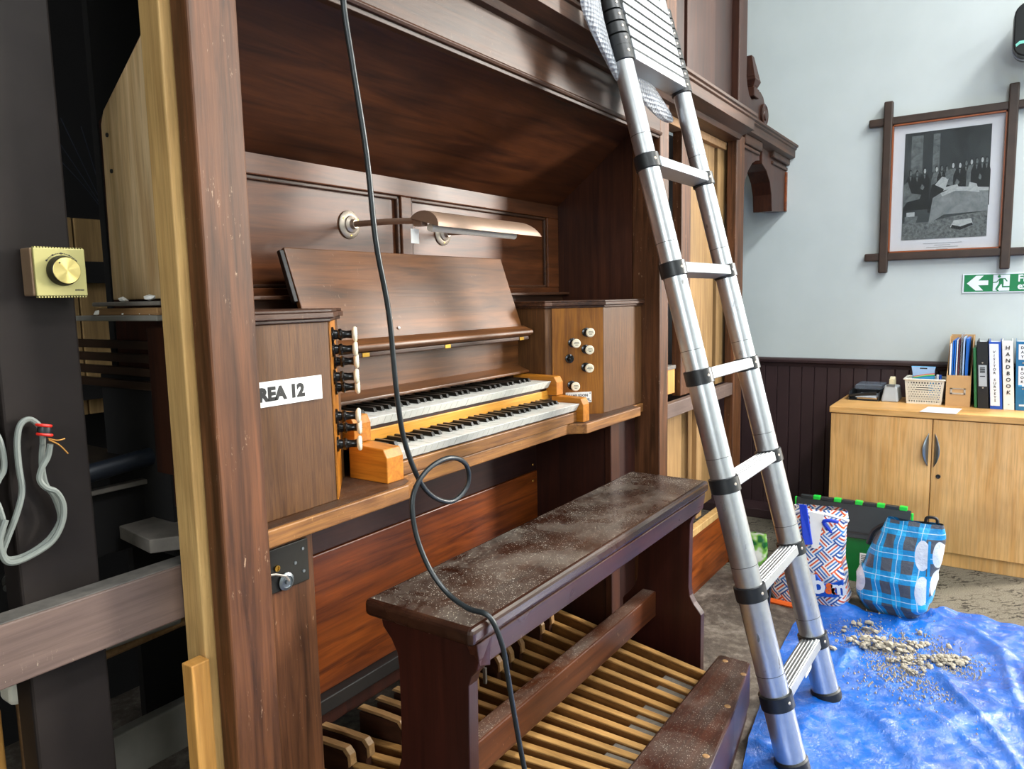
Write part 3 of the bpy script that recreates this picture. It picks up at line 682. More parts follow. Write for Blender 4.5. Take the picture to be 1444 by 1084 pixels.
# left open bay: column, beam and works inside the case
op('column', B(.464, .580, 1.217, 1.272, 0, 3.0), 'paint', .004, label='tall dark painted column carrying the thermostat')
bm_ = op('cross_beam', B(-1.2, .74, 1.170, 1.215, .747, .842), 'beam', .003, label='dusty brown beam crossing the open bay')
obj('beam_top', B(-1.2, .738, 1.172, 1.213, .842, .844), 'beamtop', bm_)
op('bay_wall_board', B(.9, .985, 2.05, 2.07, 1.0, 1.52), 'intwood', .002)
for x in (.99, 1.08, 1.17, .81, .72): op('bay_wall_board', B(x, x+.085, 2.05, 2.07, 1.0, 1.52), 'intwood', .002)
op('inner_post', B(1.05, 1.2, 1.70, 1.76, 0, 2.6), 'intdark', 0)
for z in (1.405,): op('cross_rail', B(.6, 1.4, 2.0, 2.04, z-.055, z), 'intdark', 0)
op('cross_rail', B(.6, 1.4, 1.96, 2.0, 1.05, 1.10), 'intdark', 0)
op('light_block_back', B(-2.2, 2.9, 2.40, 2.44, 0, 3.2), 'intdark', 0)  # dark panel added to block light from behind the bay
op('light_block_top', B(-2.2, 2.9, 1.30, 2.42, 2.6, 2.64), 'intdark', 0)  # dark panel added over the bay to keep light out
op('light_block_side', B(-1.3, -1.26, 1.2, 2.42, 0, 3.2), 'intdark', 0)  # dark panel added at the side to keep the bay unlit
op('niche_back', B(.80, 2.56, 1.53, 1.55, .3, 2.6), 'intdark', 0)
# ledge under the side board
lg = op('ledge', B(.70, .742, 1.20, 1.48, 1.262, 1.272), 'greyboard', .002)
obj('ledge_block', B(.702, .742, 1.20, 1.40, 1.272, 1.285), 'plankend', lg, bevel=.002)
obj('ledge_cap', B(.70, .744, 1.19, 1.41, 1.2885, 1.296), 'greyplank', lg, bevel=.002)
op('red_plank', B(.728, .745, 1.20, 1.285, .985, 1.25), 'redplank', .002)
for k in range(4): op('slat', B(.76, .775, 1.33, 1.75, 1.206-k*.026, 1.222-k*.026), 'slat', .001)
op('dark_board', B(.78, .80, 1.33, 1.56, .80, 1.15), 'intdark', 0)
for (x, yy, z, s) in ((.71, 1.40, 1.278, .010), (.715, 1.345, 1.277, .009), (.708, 1.31, 1.276, .006), (.712, 1.255, 1.277, .009), (.708, 1.225, 1.275, .006), (.714, 1.24, 1.302, .009), (.716, 1.33, 1.300, .006), (.72, 1.19, 1.277, .005)):
    mb = MB(); bmm = bmesh.new(); bmesh.ops.create_icosphere(bmm, subdivisions=1, radius=s*1.25)
    mb.add([Vector((v.co.x, v.co.y*1.3, v.co.z*.6))*(1+random.uniform(-.25, .25))+Vector((x, yy, z)) for v in bmm.verts], [[v.index for v in f.verts] for f in bmm.faces]); bmm.free()
    obj('plaster_crumb', mb, 'white', None, label='white plaster crumb on the dusty ledge behind the left post', category='rubble', group='crumbs on the ledge')
op('grey_plank', MB().prism([(.712, 1.405), (.695, 1.27), (.735, 1.245), (.735, 1.205), (.85, 1.205), (.85, 1.405)], 'z', .843, .869), 'greyplank', .002, label='grey dusty plank jutting from behind the stud')
op('dark_bench', B(.58, .80, 1.45, 2.0, .975, .985), 'black', 0)
op('dark_bench', B(.58, 1.04, 1.43, 1.45, .81, .935), 'intdark', .003)
op('dark_bench_edge', B(.55, 1.05, 1.415, 1.435, .935, .945), 'greyplank', .002)
op('duct', MB().tube([(.52, 1.42, .965), (.75, 1.40, .99), (.98, 1.38, 1.01)], .018, 12), 'duct', 0, smooth=60)
op('pale_pipe', MB().tube([(.50, 1.40, .655), (.64, 1.39, .66), (.80, 1.38, .66)], .016, 12), 'greyboard', 0, smooth=60)
op('pale_pipe', MB().tube([(.50, 1.42, .62), (.66, 1.42, .62), (.86, 1.40, .635)], .009, 10), 'plankend', 0, smooth=60)
op('trunking', B(.50, .86, 1.40, 1.43, .36, .46), 'greyboard', .004, label='grey trunking low inside the open bay')
obj('trunking_cover', B(.50, .66, 1.392, 1.402, .35, .465), 'greyboard', bpy.data.objects['trunking'], bevel=.003)
op('low_wood_block', B(.42, .458, 1.32, 1.37, .30, .648), 'pine', .003)
op('low_wood_block', B(.492, .508, 1.325, 1.36, .45, .640), 'plankend', .003)
op('padded_block', B(.470, .510, 1.31, 1.36, .645, .684), 'basket', .010)
op('low_cable', MB().tube(smoothpath([(.50, 1.31, .64), (.502, 1.308, .58), (.505, 1.308, .50), (.50, 1.308, .40)], 4), .004, 8), 'duct', 0, smooth=True)
op('tap', MB().lathe([(.012, 0), (.018, .006), (.016, .02), (.007, .024), (.006, .05)], (.505, 1.335, .85), (-.6, -.8, 0), 14), 'lockplate', 0, smooth=35)
for k, (dx, dz) in enumerate(((-.10, .17), (-.075, .19), (-.05, .20), (-.02, .19))):
    op('thin_wire', MB().tube(smoothpath([(.86, 1.62, 1.47), (.85+dx*.5, 1.62, 1.55), (.84+dx*1.3, 1.62, 1.47+dz)], 4), .001, 5), 'duct', 0, smooth=True)

# ================================================================== PEDALBOARD
pb = thing('pedalboard', (1.62, 1.0, 0), 'fan-shaped wooden organ pedalboard under the bench', 'pedalboard')
def pz(n): return .13+.05*((9.5-n)/8.5)**2
def px(n, y):
    h, f = 1.628+(9.5-n)*.0452, 1.628+(9.5-n)*.0655
    return h+(f-h)*(y-.71)/(1.38-.71)
obj('pedal_frame', B(1.10, 2.14, .70, .74, .004, .09), 'dark', pb)
obj('pedal_frame', B(1.02, 2.24, 1.36, 1.40, .004, .09), 'dark', pb)
obj('pedal_base', MB().prism([(1.20, .70), (2.05, .70), (2.235, 1.40), (1.02, 1.40)], 'z', .004, .02), 'dark', pb)
def ped(n, y0, y1, w, z0, z1, zt=None):
    z0b = z0 if zt is None else zt
    return MB().hexa([(px(n, y0)-w, y0, z0), (px(n, y0)+w, y0, z0), (px(n, y1)+w, y1, z0), (px(n, y1)-w, y1, z0)],
                     [(px(n, y0)-w, y0, z1), (px(n, y0)+w, y0, z1), (px(n, y1)+w, y1, z1), (px(n, y1)-w, y1, z1)])
for n in range(1, 19):
    z = pz(n)
    p = obj('natural_pedal', ped(n, .69, 1.40, .0105, z-.065, z-.006), 'pedal', pb)
    obj('pedal_top', ped(n, .69, 1.40, .0108, z-.006, z), 'pedaltop', p, bevel=.002)
for j in range(17):
    if (j % 7) not in (0, 1, 3, 4, 5): continue
    n = 18-j-.5; z = pz(n)
    p = obj('sharp_pedal', ped(n, 1.262, 1.39, .0088, z-.03, z+.055), 'pedalsharp', pb)
    mb = MB(); w = .0092
    ys = [1.250, 1.252, 1.264, 1.32, 1.39]; zs = [z+.018, z+.044, z+.060, z+.066, z+.070]
    x = lambda y: px(n, y)
    top = [[(x(y)-w, y, zz) for y, zz in zip(ys, zs)], [(x(y)+w, y, zz) for y, zz in zip(ys, zs)]]
    bot = [[(x(y+.008)-w, y+.008, zz-.008) for y, zz in zip(ys, zs)], [(x(y+.008)+w, y+.008, zz-.008) for y, zz in zip(ys, zs)]]
    for i in range(4):
        mb.hexa([bot[0][i], bot[1][i], bot[1][i+1], bot[0][i+1]], [top[0][i], top[1][i], top[1][i+1], top[0][i+1]])
    obj('pedal_cap', mb, 'pedalcap', p, bevel=.001)
    q = obj('sharp_tail', ped(n, .69, 1.215, .0095, z-.065, z-.03), 'pedalsharp', pb)
    mb = MB().hexa([(px(n, .70)-.012, .70, z-.03), (px(n, .70)+.012, .70, z-.03), (px(n, .83)+.012, .83, z-.03), (px(n, .83)-.012, .83, z-.03)],
                   [(px(n, .70)-.012, .70, z-.008), (px(n, .70)+.012, .70, z-.008), (px(n, .81)+.012, .81, z-.008), (px(n, .81)-.012, .81, z-.008)])
    obj('felt_wedge', mb, 'wedge', q)
for n in (5.5, 6.5, 8.5):
    obj('guide_pin', B(px(n, 1.27)-.004, px(n, 1.27)+.004, 1.265, 1.275, pz(n), pz(n)+.05), 'greyplank', pb)
hb = obj('heel_board', MB().prism([(1.08, .70), (1.08, .515), (1.35, .522), (1.6, .538), (1.85, .563), (2.125, .602), (2.135, .61), (2.135, .695), (2.125, .70)], 'z', .05, .185), 'heel', pb, bevel=.006)
obj('heel_skirt', MB().prism([(1.08, .70), (1.08, .522), (1.35, .529), (1.6, .545), (1.85, .570), (2.128, .610), (2.128, .70)], 'z', .004, .05), 'dark', pb, bevel=.002)
for x, y in ((2.10, .67), (2.05, .60), (1.86, .585), (1.62, .56)): obj('dowel', MB().lathe([(.009, 0), (.007, .0015)], (x, y, .185), (0, 0, 1), 12), 'plankend', hb)

# ================================================================== BENCH
bn = thing('organ_bench', (1.645, .93, 0), 'long dark organ bench with dusty top in front of the keyboards', 'bench')
obj('seat_top', B(1.010, 2.276, .786, 1.062, .654, .690), 'benchtop', bn, bevel=.011, seg=3)
ap = obj('apron', MB().prism([(.800, .597), (.792, .652), (.812, .654), (.822, .597)], 'x', 1.075, 2.262), 'bench', bn, bevel=.003)
obj('apron_bracket', MB().hexa([(1.048, .80, .600), (1.077, .795, .592), (1.077, .82, .592), (1.055, .82, .600)], [(1.032, .792, .652), (1.077, .792, .652), (1.077, .82, .652), (1.032, .82, .652)]), 'bench', bn, bevel=.002)
obj('back_apron', B(1.075, 2.245, 1.03, 1.05, .60, .654), 'bench', bn, bevel=.003)
prof = [(.800, .654), (.797, .615), (.803, .592), (.818, .575), (.825, .555), (.827, .45), (.828, .345), (.824, .315), (.812, .292), (.792, .268), (.786, .258), (.786, .004),
        (1.062, .004), (1.062, .258), (1.056, .268), (1.034, .292), (1.018, .315), (1.008, .345), (1.004, .45), (1.004, .545), (1.008, .575), (1.022, .60), (1.044, .622), (1.052, .654)]
for x in (1.045, 2.212): obj('bench_end', MB().prism(prof, 'x', x, x+.031), 'benchz', bn, bevel=.002)
obj('stretcher', B(1.076, 2.212, .940, .988, .222, .308), 'stretch', bn, bevel=.004)

# ================================================================== DESK LAMP
lm = thing('desk_lamp', (1.64, 1.5, 1.495), 'bronze strip lamp on two arms above the music desk', 'lamp')
for x in (1.443, 1.841):
    f = obj('wall_flange', MB().lathe([(.038, 0), (.038, .003), (.034, .006), (.024, .008), (.022, .012), (.014, .016), (.011, .026)], (x, 1.504, 1.494), (0, -1, 0), 28), 'nickel', lm, smooth=35)
    for a in (.5, 2.6, 4.7): obj('screw', MB().lathe([(.003, 0), (.002, .001)], (x+.029*math.cos(a), 1.497, 1.494+.029*math.sin(a)), (0, -1, 0), 8), 'brass', f)
    obj('lamp_arm', MB().tube([(x, 1.48, 1.494), (x, 1.36, 1.492), (x, 1.262, 1.487)], .008, 12), 'brasslamp', lm, smooth=60)
    obj('arm_joint', B(x-.012, x+.012, 1.235, 1.265, 1.472, 1.502), 'brasslamp', lm, bevel=.003)
shp = []
for k in range(13):
    a = math.radians(35+k*150/12); shp.append((1.225+.05*math.cos(a), 1.470+.038*math.sin(a)))
inner = [(1.225+(y-1.225)*.94, 1.470+(z-1.470)*.92) for y, z in reversed(shp)]
mb = MB(); rows = []
for xk, ins in ((1.425, 0), (1.88, 0)):
    rows.append(xk)
def ring(x0, pts, skew): return [(x0+skew*(z-1.45), y, z) for y, z in pts]
outl = ring(1.425, shp, .0); outr = ring(1.925, shp, -1.3)
mb.grid([outl, outr]); mb.grid([ring(1.425, inner, 0), ring(1.925, inner, -1.3)])
mb.add(outl+ring(1.425, inner, 0), [tuple(range(26))]); mb.add(outr+ring(1.925, inner, -1.3), [tuple(range(26))])
obj('lamp_shade', mb, 'brasslamp', lm, smooth=40)
obj('shade_end', MB().prism([(y, z) for y, z in shp], 'x', 1.423, 1.426), 'brasslamp', lm)
obj('lamp_tube', MB().tube([(1.45, 1.225, 1.468), (1.83, 1.225, 1.468)], .010, 12), 'lampw', lm, smooth=60)
tg = obj('price_tag', B(1.420, 1.450, 1.262, 1.263, 1.430, 1.466), 'white', None, label='small white paper tag hanging from the lamp arm', category='tag')
obj('tag_string', MB().tube([(1.435, 1.2625, 1.463), (1.441, 1.268, 1.478), (1.443, 1.262, 1.497)], .0008, 5), 'white', tg)

# ================================================================== SIGN ON THE JAMB
sg = obj('area_sign', B(.80, .974, 1.1105, 1.1118, 1.1015, 1.1475), 'white', None, label='white paper sign with black area number on the left jamb', category='sign')
text('lettering', 'AREA 12', .033, (.803, 1.1102, 1.113), (1, 0, 0), (0, 0, 1), 'inkdark', sg, bold=.0019, sx=1.04)

# ================================================================== THERMOSTAT
th = thing('thermostat', (.538, 1.19, 1.31), 'square gold thermostat with round dial on the dark column', 'thermostat')
obj('housing', B(.500, .571, 1.168, 1.199, 1.306, 1.376), 'goldside', th, bevel=.002)
fp = obj('face_plate', B(.5025, .5745, 1.163, 1.168, 1.306, 1.376), 'goldplate', th, bevel=.001)
for k in range(17):
    for z in (1.3045, 1.3765): obj('vent_tooth', B(.505+k*.0041, .507+k*.0041, 1.1635, 1.172, z-.0012, z+.0012), 'goldplate', fp)
dl = obj('dial', MB().lathe([(.0225, 0), (.0225, .004), (.0205, .012), (.0195, .013)], (.5405, 1.163, 1.343), (0, -1, 0), 36), 'lockplate', th, smooth=30)
obj('dial_cap', MB().lathe([(.0195, .0), (.0195, .0016), (.019, .002), (0, .0022)], (.5405, 1.1505, 1.343), (0, -1, 0), 36), 'dialcap', dl, smooth=30)
obj('dial_mark', MB().lathe([(.0013, 0), (.0013, .0006)], (.531, 1.1485, 1.354), (0, -1, 0), 8), 'inkdark', dl)
for k in range(21):
    a = math.radians(35+k*5.5); r = .0255
    obj('scale_mark', MB().lathe([(.0008 if k % 5 else .0016, 0), (.0008, .0005)], (.5405+r*math.cos(a), 1.163, 1.343+r*math.sin(a)), (0, -1, 0), 6), 'inkdark', fp)
for k in range(7): obj('maker_mark', B(.5565+k*.0019, .5578+k*.0019, 1.1626, 1.1632, 1.3135, 1.3155), 'inkdark', fp)

# ================================================================== GREY CABLE COIL ON THE COLUMN
cc = thing('cable_coil', (.50, 1.17, .92), 'coiled grey cable with red sleeve hanging on the dark column', 'cable')
def cab(pts, r=.0044, m='greycable', parent=cc, name='cable_strand'): return obj(name, MB().tube(smoothpath(pts, 6), r, 8), m, parent, smooth=True)
cab([(0.502, 1.185, 1.085), (0.502, 1.185, 1.108), (0.491, 1.19, 1.124), (0.477, 1.19, 1.119), (0.47, 1.19, 1.094), (0.469, 1.19, 1.057), (0.47, 1.19, 1.02), (0.459, 1.19, 0.985), (0.445, 1.19, 0.955), (0.437, 1.19, 0.935), (0.444, 1.19, 0.923), (0.468, 1.19, 0.923), (0.496, 1.19, 0.935), (0.514, 1.19, 0.954), (0.519, 1.19, 0.971), (0.513, 1.19, 1.001), (0.502, 1.19, 1.024), (0.5, 1.19, 1.056), (0.504, 1.19, 1.084)])
cab([(0.508, 1.175, 1.085), (0.504, 1.178, 1.066), (0.494, 1.178, 1.05), (0.49, 1.178, 1.034), (0.496, 1.175, 1.021), (0.51, 1.175, 1.011), (0.518, 1.175, 0.989), (0.514, 1.175, 0.962), (0.498, 1.176, 0.937), (0.47, 1.177, 0.924), (0.445, 1.178, 0.92), (0.434, 1.18, 0.929), (0.431, 1.18, 0.956), (0.441, 1.18, 0.985)])
cab([(0.43, 1.2, 1.125), (0.448, 1.2, 1.108), (0.454, 1.2, 1.081), (0.453, 1.2, 1.055), (0.445, 1.2, 1.041), (0.436, 1.2, 1.022), (0.44, 1.195, 1.001), (0.443, 1.195, 0.973), (0.435, 1.195, 0.939)])
for z in (1.112, 1.098): obj('red_sleeve', MB().lathe([(.0105, 0), (.0115, .002), (.0105, .004)], (.5035, 1.181, z), (.25, 0, 1), 14), 'red', cc, smooth=True)
obj('black_tie', MB().lathe([(.009, 0), (.0098, .006), (.009, .012)], (.5035, 1.181, 1.1), (.1, 0, 1), 14), 'plastic', cc, smooth=True)
cab([(.506, 1.176, 1.094), (.516, 1.17, 1.09), (.526, 1.168, 1.091)], .0012, 'copper', cc, 'wire_end')
cab([(.506, 1.174, 1.092), (.517, 1.168, 1.083), (.527, 1.165, 1.068)], .0012, 'copper', cc, 'wire_end')

cc.location += Vector((.004, .014, 0)); th.location += Vector((.007, .017, 0))
# ================================================================== BLACK CABLE
path = [(.95, 1.0, 2.075), (.948, .966, 2.045), (.947, .962, 1.95), (.947, .966, 1.869), (.941, .97, 1.798), (.956, .97, 1.697), (.981, .97, 1.545), (.995, .97, 1.396), (1.021, .97, 1.267), (1.035, .97, 1.104), (1.055, .97, 1.003), (1.101, .965, .908), (1.173, .96, .866), (1.226, .955, .889), (1.218, .95, .937), (1.16, .947, .964), (1.092, .95, .952), (1.05, .953, .908), (1.045, .945, .839), (1.052, .92, .770), (1.056, .88, .726), (1.057, .83, .705), (1.063, .785, .697), (1.076, .766, .64), (1.083, .76, .581), (1.097, .758, .504), (1.127, .755, .364), (1.155, .75, .27), (1.18, .70, .195)]
obj('black_cable', MB().tube(smoothpath(path, 6), .0052, 10), 'blackcable', None, smooth=True, label='long black cable hanging with a loop in front of the keyboards', category='cable')

# ================================================================== LADDER
ld_ = thing('telescopic_ladder', (2.2, .43, 0), 'silver telescopic ladder with black collars leaning on the organ', 'ladder')
D = Vector((-.021, .243, .9698)).normalized(); P0 = Vector((1.953, .481, .191)); XO = Vector((.419, -.0057, 0))
NL = Vector((1, 0, 0)).cross(D).normalized()      # pointing out of the ladder plane
for k_, O in enumerate((P0, P0+XO)):
    prev = -.185
    for i in range(7):
        t1 = .30*i; r = .0405-.0021*i
        a, b = O+D*prev, O+D*t1
        n = 24
        sec = obj('stile_section', MB().tube([a, b], r, n), 'alu', ld_, smooth=50)
        if i:
            zc = prev+.075
            obj('seam', MB().tube([O+D*zc, O+D*(zc+.0012)], r+.0004, n), 'lockplate', sec, smooth=50)
        c = obj('collar', MB().lathe([(r+.001, -.021), (r+.0045, -.019), (r+.0045, .019), (r+.001, .021)], O+D*t1, D, n), 'plastic', ld_, smooth=30)
        fr = (-NL*.9+Vector((-.45, 0, 0))).normalized() if NL.y > 0 else (NL*.9+Vector((-.45, 0, 0))).normalized()
        obj('rivet', MB().lathe([(.0045, 0), (.003, .0015)], O+D*t1+fr*(r+.0042), fr, 10), 'nickel', c)
        prev = t1
    for j in range(1, 8):
        t1 = 1.80+.0335*j; r = .0279-.001*j
        c = obj('collar', MB().lathe([(r+.001, -.0155), (r+.006, -.014), (r+.006, .014), (r+.001, .0155)], O+D*t1, D, 24), 'plastic', ld_, smooth=30)
        obj('rivet', MB().lathe([(.004, 0), (.003, .0015)], O+D*t1+fr*(r+.0058), fr, 10), 'nickel', c)
    obj('top_section', MB().tube([O+D*1.80, O+D*2.12], .019, 20), 'alu', ld_, smooth=50)
    obj('foot', MB().lathe([(.041, -.2), (.0455, -.198), (.0455, -.165), (.042, -.16)], O, D, 24), 'rubber', ld_, smooth=30)
def rung(t, h, grooves):   # one tread, held by the two collars at its ends
    a = P0+D*t; b = a+XO; N = -NL if NL.y > 0 else NL    # towards the climber
    up = D; mb = MB(); hw = .029
    def q(p, s, u): return p+N*s+up*u
    x0, x1 = a+Vector((.03, 0, 0)), b-Vector((.03, 0, 0))
    mb.hexa([q(x0, hw, -h), q(x1, hw, -h), q(x1, -hw, -h), q(x0, -hw, -h)], [q(x0, hw, h), q(x1, hw, h), q(x1, -hw, h), q(x0, -hw, h)])
    r_ = obj('rung', mb, 'rung', ld_, bevel=.003)
    if grooves:
        for g in (-.021, -.0105, 0, .0105, .021):
            obj('tread_rib', MB().hexa([q(x0, g+.003, h), q(x1, g+.003, h), q(x1, g-.003, h), q(x0, g-.003, h)], [q(x0, g+.002, h+.0025), q(x1, g+.002, h+.0025), q(x1, g-.002, h+.0025), q(x0, g-.002, h+.0025)]), 'rung', r_)
for i in range(7): rung(.30*i, .0145, True)
for j in range(1, 8): rung(1.80+.0335*j, .0132, False)
N_ = -NL if NL.y > 0 else NL
a = P0+D*.30+XO*.80+Vector((0, .036, 0))
obj('strap', MB().hexa([a+Vector((-.02, .01, -.27)), a+Vector((.002, .01, -.27)), a+Vector((.002, .014, -.27)), a+Vector((-.02, .014, -.27))], [a+Vector((0, -.004, 0)), a+Vector((.018, -.004, 0)), a+Vector((.018, 0, 0)), a+Vector((0, 0, 0))]), 'rubber', ld_)
obj('worn_sticker', B(2.17, 2.24, .452, .455, .16, .205), 'white', ld_)
# bubble wrap between ladder and case
def wrap(pts, label):
    rows = []
    for (x, y, z, w, dx, dz) in pts:
        row = []
        for k in range(9):
            a = PI*k/8
            u = math.cos(a)*w; v = math.sin(a)*.018
            row.append((x+u*dx+random.uniform(-.003, .003), y-v+random.uniform(-.003, .003), z+u*dz+random.uniform(-.003, .003)))
        rows.append(row)
    o = obj('bubble_wrap', MB().grid(rows), 'bubble', None, smooth=60, label=label, category='bubble wrap')
    md = o.modifiers.new('thick', 'SOLIDIFY'); md.thickness = .004
    md = o.modifiers.new('sub', 'SUBSURF'); md.levels = 1; md.render_levels = 1
wrap([(1.80, .955, 2.13, .035, 1, .2), (1.785, .95, 2.06, .05, 1, .15), (1.80, .945, 2.0, .055, 1, .1), (1.845, .94, 1.95, .04, 1, .1), (1.89, .935, 1.90, .022, 1, 0), (1.91, .93, 1.86, .008, 1, 0)], 'crumpled clear bubble wrap behind the near ladder stile')
wrap([(1.98, .965, 1.955, .05, .3, 1), (2.06, .955, 1.93, .05, .3, 1), (2.14, .95, 1.90, .045, .4, .9), (2.22, .945, 1.868, .036, .5, .9), (2.28, .94, 1.845, .026, .5, .8), (2.31, .94, 1.835, .010, .5, .8)], 'rolled clear bubble wrap hanging below the folded ladder rungs')

# ================================================================== CABINET
cb = thing('office_cupboard', (4.1, .28, 0), 'low beech two-door cupboard against the right wall', 'cupboard')
obj('carcass', B(3.885, 4.345, -.165, .72, .06, .692), 'beech', cb, bevel=.002)
obj('worktop', B(3.862, 4.35, -.175, .73, .692, .722), 'beechtop', cb, bevel=.003)
obj('plinth', B(3.876, 4.33, -.16, .715, 0, .066), 'beech', cb, bevel=.002)
for a, b, hy, sgn in ((.284, .722, .307, 1), (-.165, .2805, .260, -1)):
    d = obj('door', B(3.866, 3.884, a, b, .068, .688), 'beech', cb, bevel=.002)
    mb = MB(); k = 14; pf, pb_ = [], []
    for i in range(k+1):
        t = -1+2*i/k; z = .545+t*.078; w = .026*(1-t*t)
        pf.append((3.866-.004-.020*(1-t*t), hy+sgn*w*.9-sgn*.012, z)); pb_.append((3.864, hy-sgn*.012, z))
    row2 = [(p[0]-.002, p[1]+sgn*.004*(1-(-1+2*i/k)**2), p[2]) for i, p in enumerate(pf)]
    mid = [((p[0]*.6+q[0]*.4), (p[1]+q[1])/2, p[2]) for p, q in zip(pf, pb_)]
    mb.grid([pb_, mid, pf]); o = obj('handle', mb, 'steel', d, smooth=True)
    o.modifiers.new('t', 'SOLIDIFY').thickness = .002
    if sgn < 0: obj('lock', MB().lathe([(.010, 0), (.010, .003), (.007, .004), (.003, .002)], (3.866, .251, .424), (-1, 0, 0), 18), 'rubber', d, smooth=30)

# ------------------------------------------------ things on the cupboard
ZT = .722
t = thing('letter_tray', (4.2, .62, ZT), 'low black letter tray at the left end of the cupboard', 'tray')
obj('tray_base', B(4.13, 4.34, .545, .690, ZT, ZT+.006), 'plastic', t, bevel=.001)
obj('tray_wall', MB().prism([(4.13, ZT+.006), (4.34, ZT+.006), (4.34, ZT+.05), (4.15, ZT+.044)], 'y', .684, .690), 'plastic', t)
obj('tray_wall', MB().prism([(4.13, ZT+.006), (4.34, ZT+.006), (4.34, ZT+.05), (4.15, ZT+.044)], 'y', .545, .551), 'plastic', t)
obj('tray_wall', MB().prism([(.552, ZT+.006), (.683, ZT+.006), (.683, ZT+.030), (.62, ZT+.045), (.552, ZT+.045)], 'x', 4.335, 4.34), 'plastic', t)
obj('tray_lip', MB().hexa([(4.132, .56, ZT+.030), (4.132, .688, ZT+.018), (4.15, .688, ZT+.018), (4.15, .56, ZT+.03)], [(4.132, .56, ZT+.048), (4.132, .688, ZT+.030), (4.15, .688, ZT+.03), (4.15, .56, ZT+.048)]), 'plastic', t, bevel=.002)
obj('paper_stack', B(4.14, 4.33, .555, .65, ZT+.008, ZT+.014), 'kraft', None, label='thin buff papers lying in the black letter tray', category='papers')
obj('paper_stack', B(4.145, 4.33, .56, .66, ZT+.0145, ZT+.0165), 'paper', None, label='white papers on top of the buff ones in the tray', category='papers')
t = thing('clear_tray', (4.25, .57, ZT), 'clear grey plastic tray behind the black letter tray', 'tray')
obj('tray_shell', MB().hexa([(4.19, .545, ZT+.052), (4.19, .675, ZT+.052), (4.34, .675, ZT+.052), (4.34, .545, ZT+.052)], [(4.18, .538, ZT+.078), (4.18, .665, ZT+.078), (4.345, .665, ZT+.078), (4.345, .538, ZT+.078)]), 'smoke', t, bevel=.006)
t = thing('tape_dispenser', (4.2, .50, ZT), 'grey tape dispenser between the trays and the white basket', 'tape dispenser')
obj('body', MB().hexa([(4.13, .458, ZT), (4.13, .538, ZT), (4.29, .538, ZT), (4.29, .458, ZT)], [(4.142, .466, ZT+.078), (4.142, .524, ZT+.086), (4.27, .520, ZT+.080), (4.27, .466, ZT+.075)]), 'grey', t, bevel=.008, seg=3)
obj('tape_roll', MB().lathe([(.014, -.011), (.034, -.011), (.034, .011), (.014, .011)], (4.20, .494, ZT+.090), (0, 1, 0), 26), 'tape', t, smooth=30)
obj('tape_end', B(4.145, 4.168, .484, .504, ZT+.086, ZT+.115), 'tape', t, bevel=.001)
obj('cutter', B(4.138, 4.145, .476, .512, ZT+.080, ZT+.090), 'steel', t)
t = thing('plastic_basket', (4.19, .347, ZT), 'cream perforated plastic basket on the cupboard', 'basket')
def bq(z, e): return (4.13-e, 4.26+e, .272-e, .420+e)
zt = ZT+.118
b0, b1 = bq(0, 0), bq(1, .010)
obj('basket_base', B(b0[0]+.002, b0[1]-.002, b0[2]+.002, b0[3]-.002, ZT, ZT+.004), 'basket', t)
def wallp(c0, c1, nm):   # perforated wall: bars and slats
    c0b, c1b = Vector(c0[0]), Vector(c1[0]); c0t, c1t = Vector(c0[1]), Vector(c1[1])
    def P(u, w): return (c0b.lerp(c1b, u)).lerp(c0t.lerp(c1t, u), w)
    mb = MB(); nx = 12 if nm else 10; nz = 9
    nrm = (c1b-c0b).cross(c0t-c0b).normalized()*.0016
    def quad(u0, u1, w0, w1):
        mb.hexa([P(u0, w0)-nrm, P(u1, w0)-nrm, P(u1, w0)+nrm, P(u0, w0)+nrm], [P(u0, w1)-nrm, P(u1, w1)-nrm, P(u1, w1)+nrm, P(u0, w1)+nrm])
    quad(0, 1, 0, .08); quad(0, 1, .93, 1); quad(0, .05, .08, .93); quad(.95, 1, .08, .93)
    for j in range(1, nz): w = .08+.85*j/nz; quad(.05, .95, w-.028, w+.028)
    for j in range(nz):
        w0, w1 = .08+.85*j/nz, .08+.85*(j+1)/nz
        for i in range(nx+1):
            u = .05+.9*(i+(.5 if j % 2 else 0))/(nx+.5)
            if nm and .27 < u < .73 and 5 <= j <= 6: continue
            quad(u-.017, min(u+.017, .95), w0, w1)
    return mb
cs = [((b0[0], b0[3], ZT), (b1[0], b1[3], zt)), ((b0[0], b0[2], ZT), (b1[0], b1[2], zt)), ((b0[1], b0[2], ZT), (b1[1], b1[2], zt)), ((b0[1], b0[3], ZT), (b1[1], b1[3], zt))]
for i in range(4): obj('basket_wall', wallp(cs[i], cs[(i+1) % 4], i == 0), 'basket', t)
e = b1
for bb in (B(e[0]-.008, e[0]+.003, e[2]-.008, e[3]+.008, zt, zt+.008), B(e[1]-.003, e[1]+.008, e[2]-.008, e[3]+.008, zt, zt+.008), B(e[0], e[1], e[2]-.008, e[2]+.003, zt, zt+.008), B(e[0], e[1], e[3]-.003, e[3]+.008, zt, zt+.008)):
    obj('basket_rim', bb, 'basket', t, bevel=.003)
t = thing('ink_pack', (4.19, .36, ZT+.06), 'pale blue cartridge pouch with rainbow stripe standing in the basket', 'packet')
obj('pouch', MB().prism([(.305, ZT+.03), (.400, ZT+.03), (.405, ZT+.12), (.402, ZT+.165), (.412, ZT+.182), (.302, ZT+.182), (.308, ZT+.165), (.306, ZT+.12)], 'x', 4.175, 4.19), 'inkpack', t, bevel=.003)
obj('pouch_header', MB().prism([(.309, ZT+.145), (.401, ZT+.135), (.409, ZT+.180), (.305, ZT+.180)], 'x', 4.1735, 4.175), 'inkpack2', t)
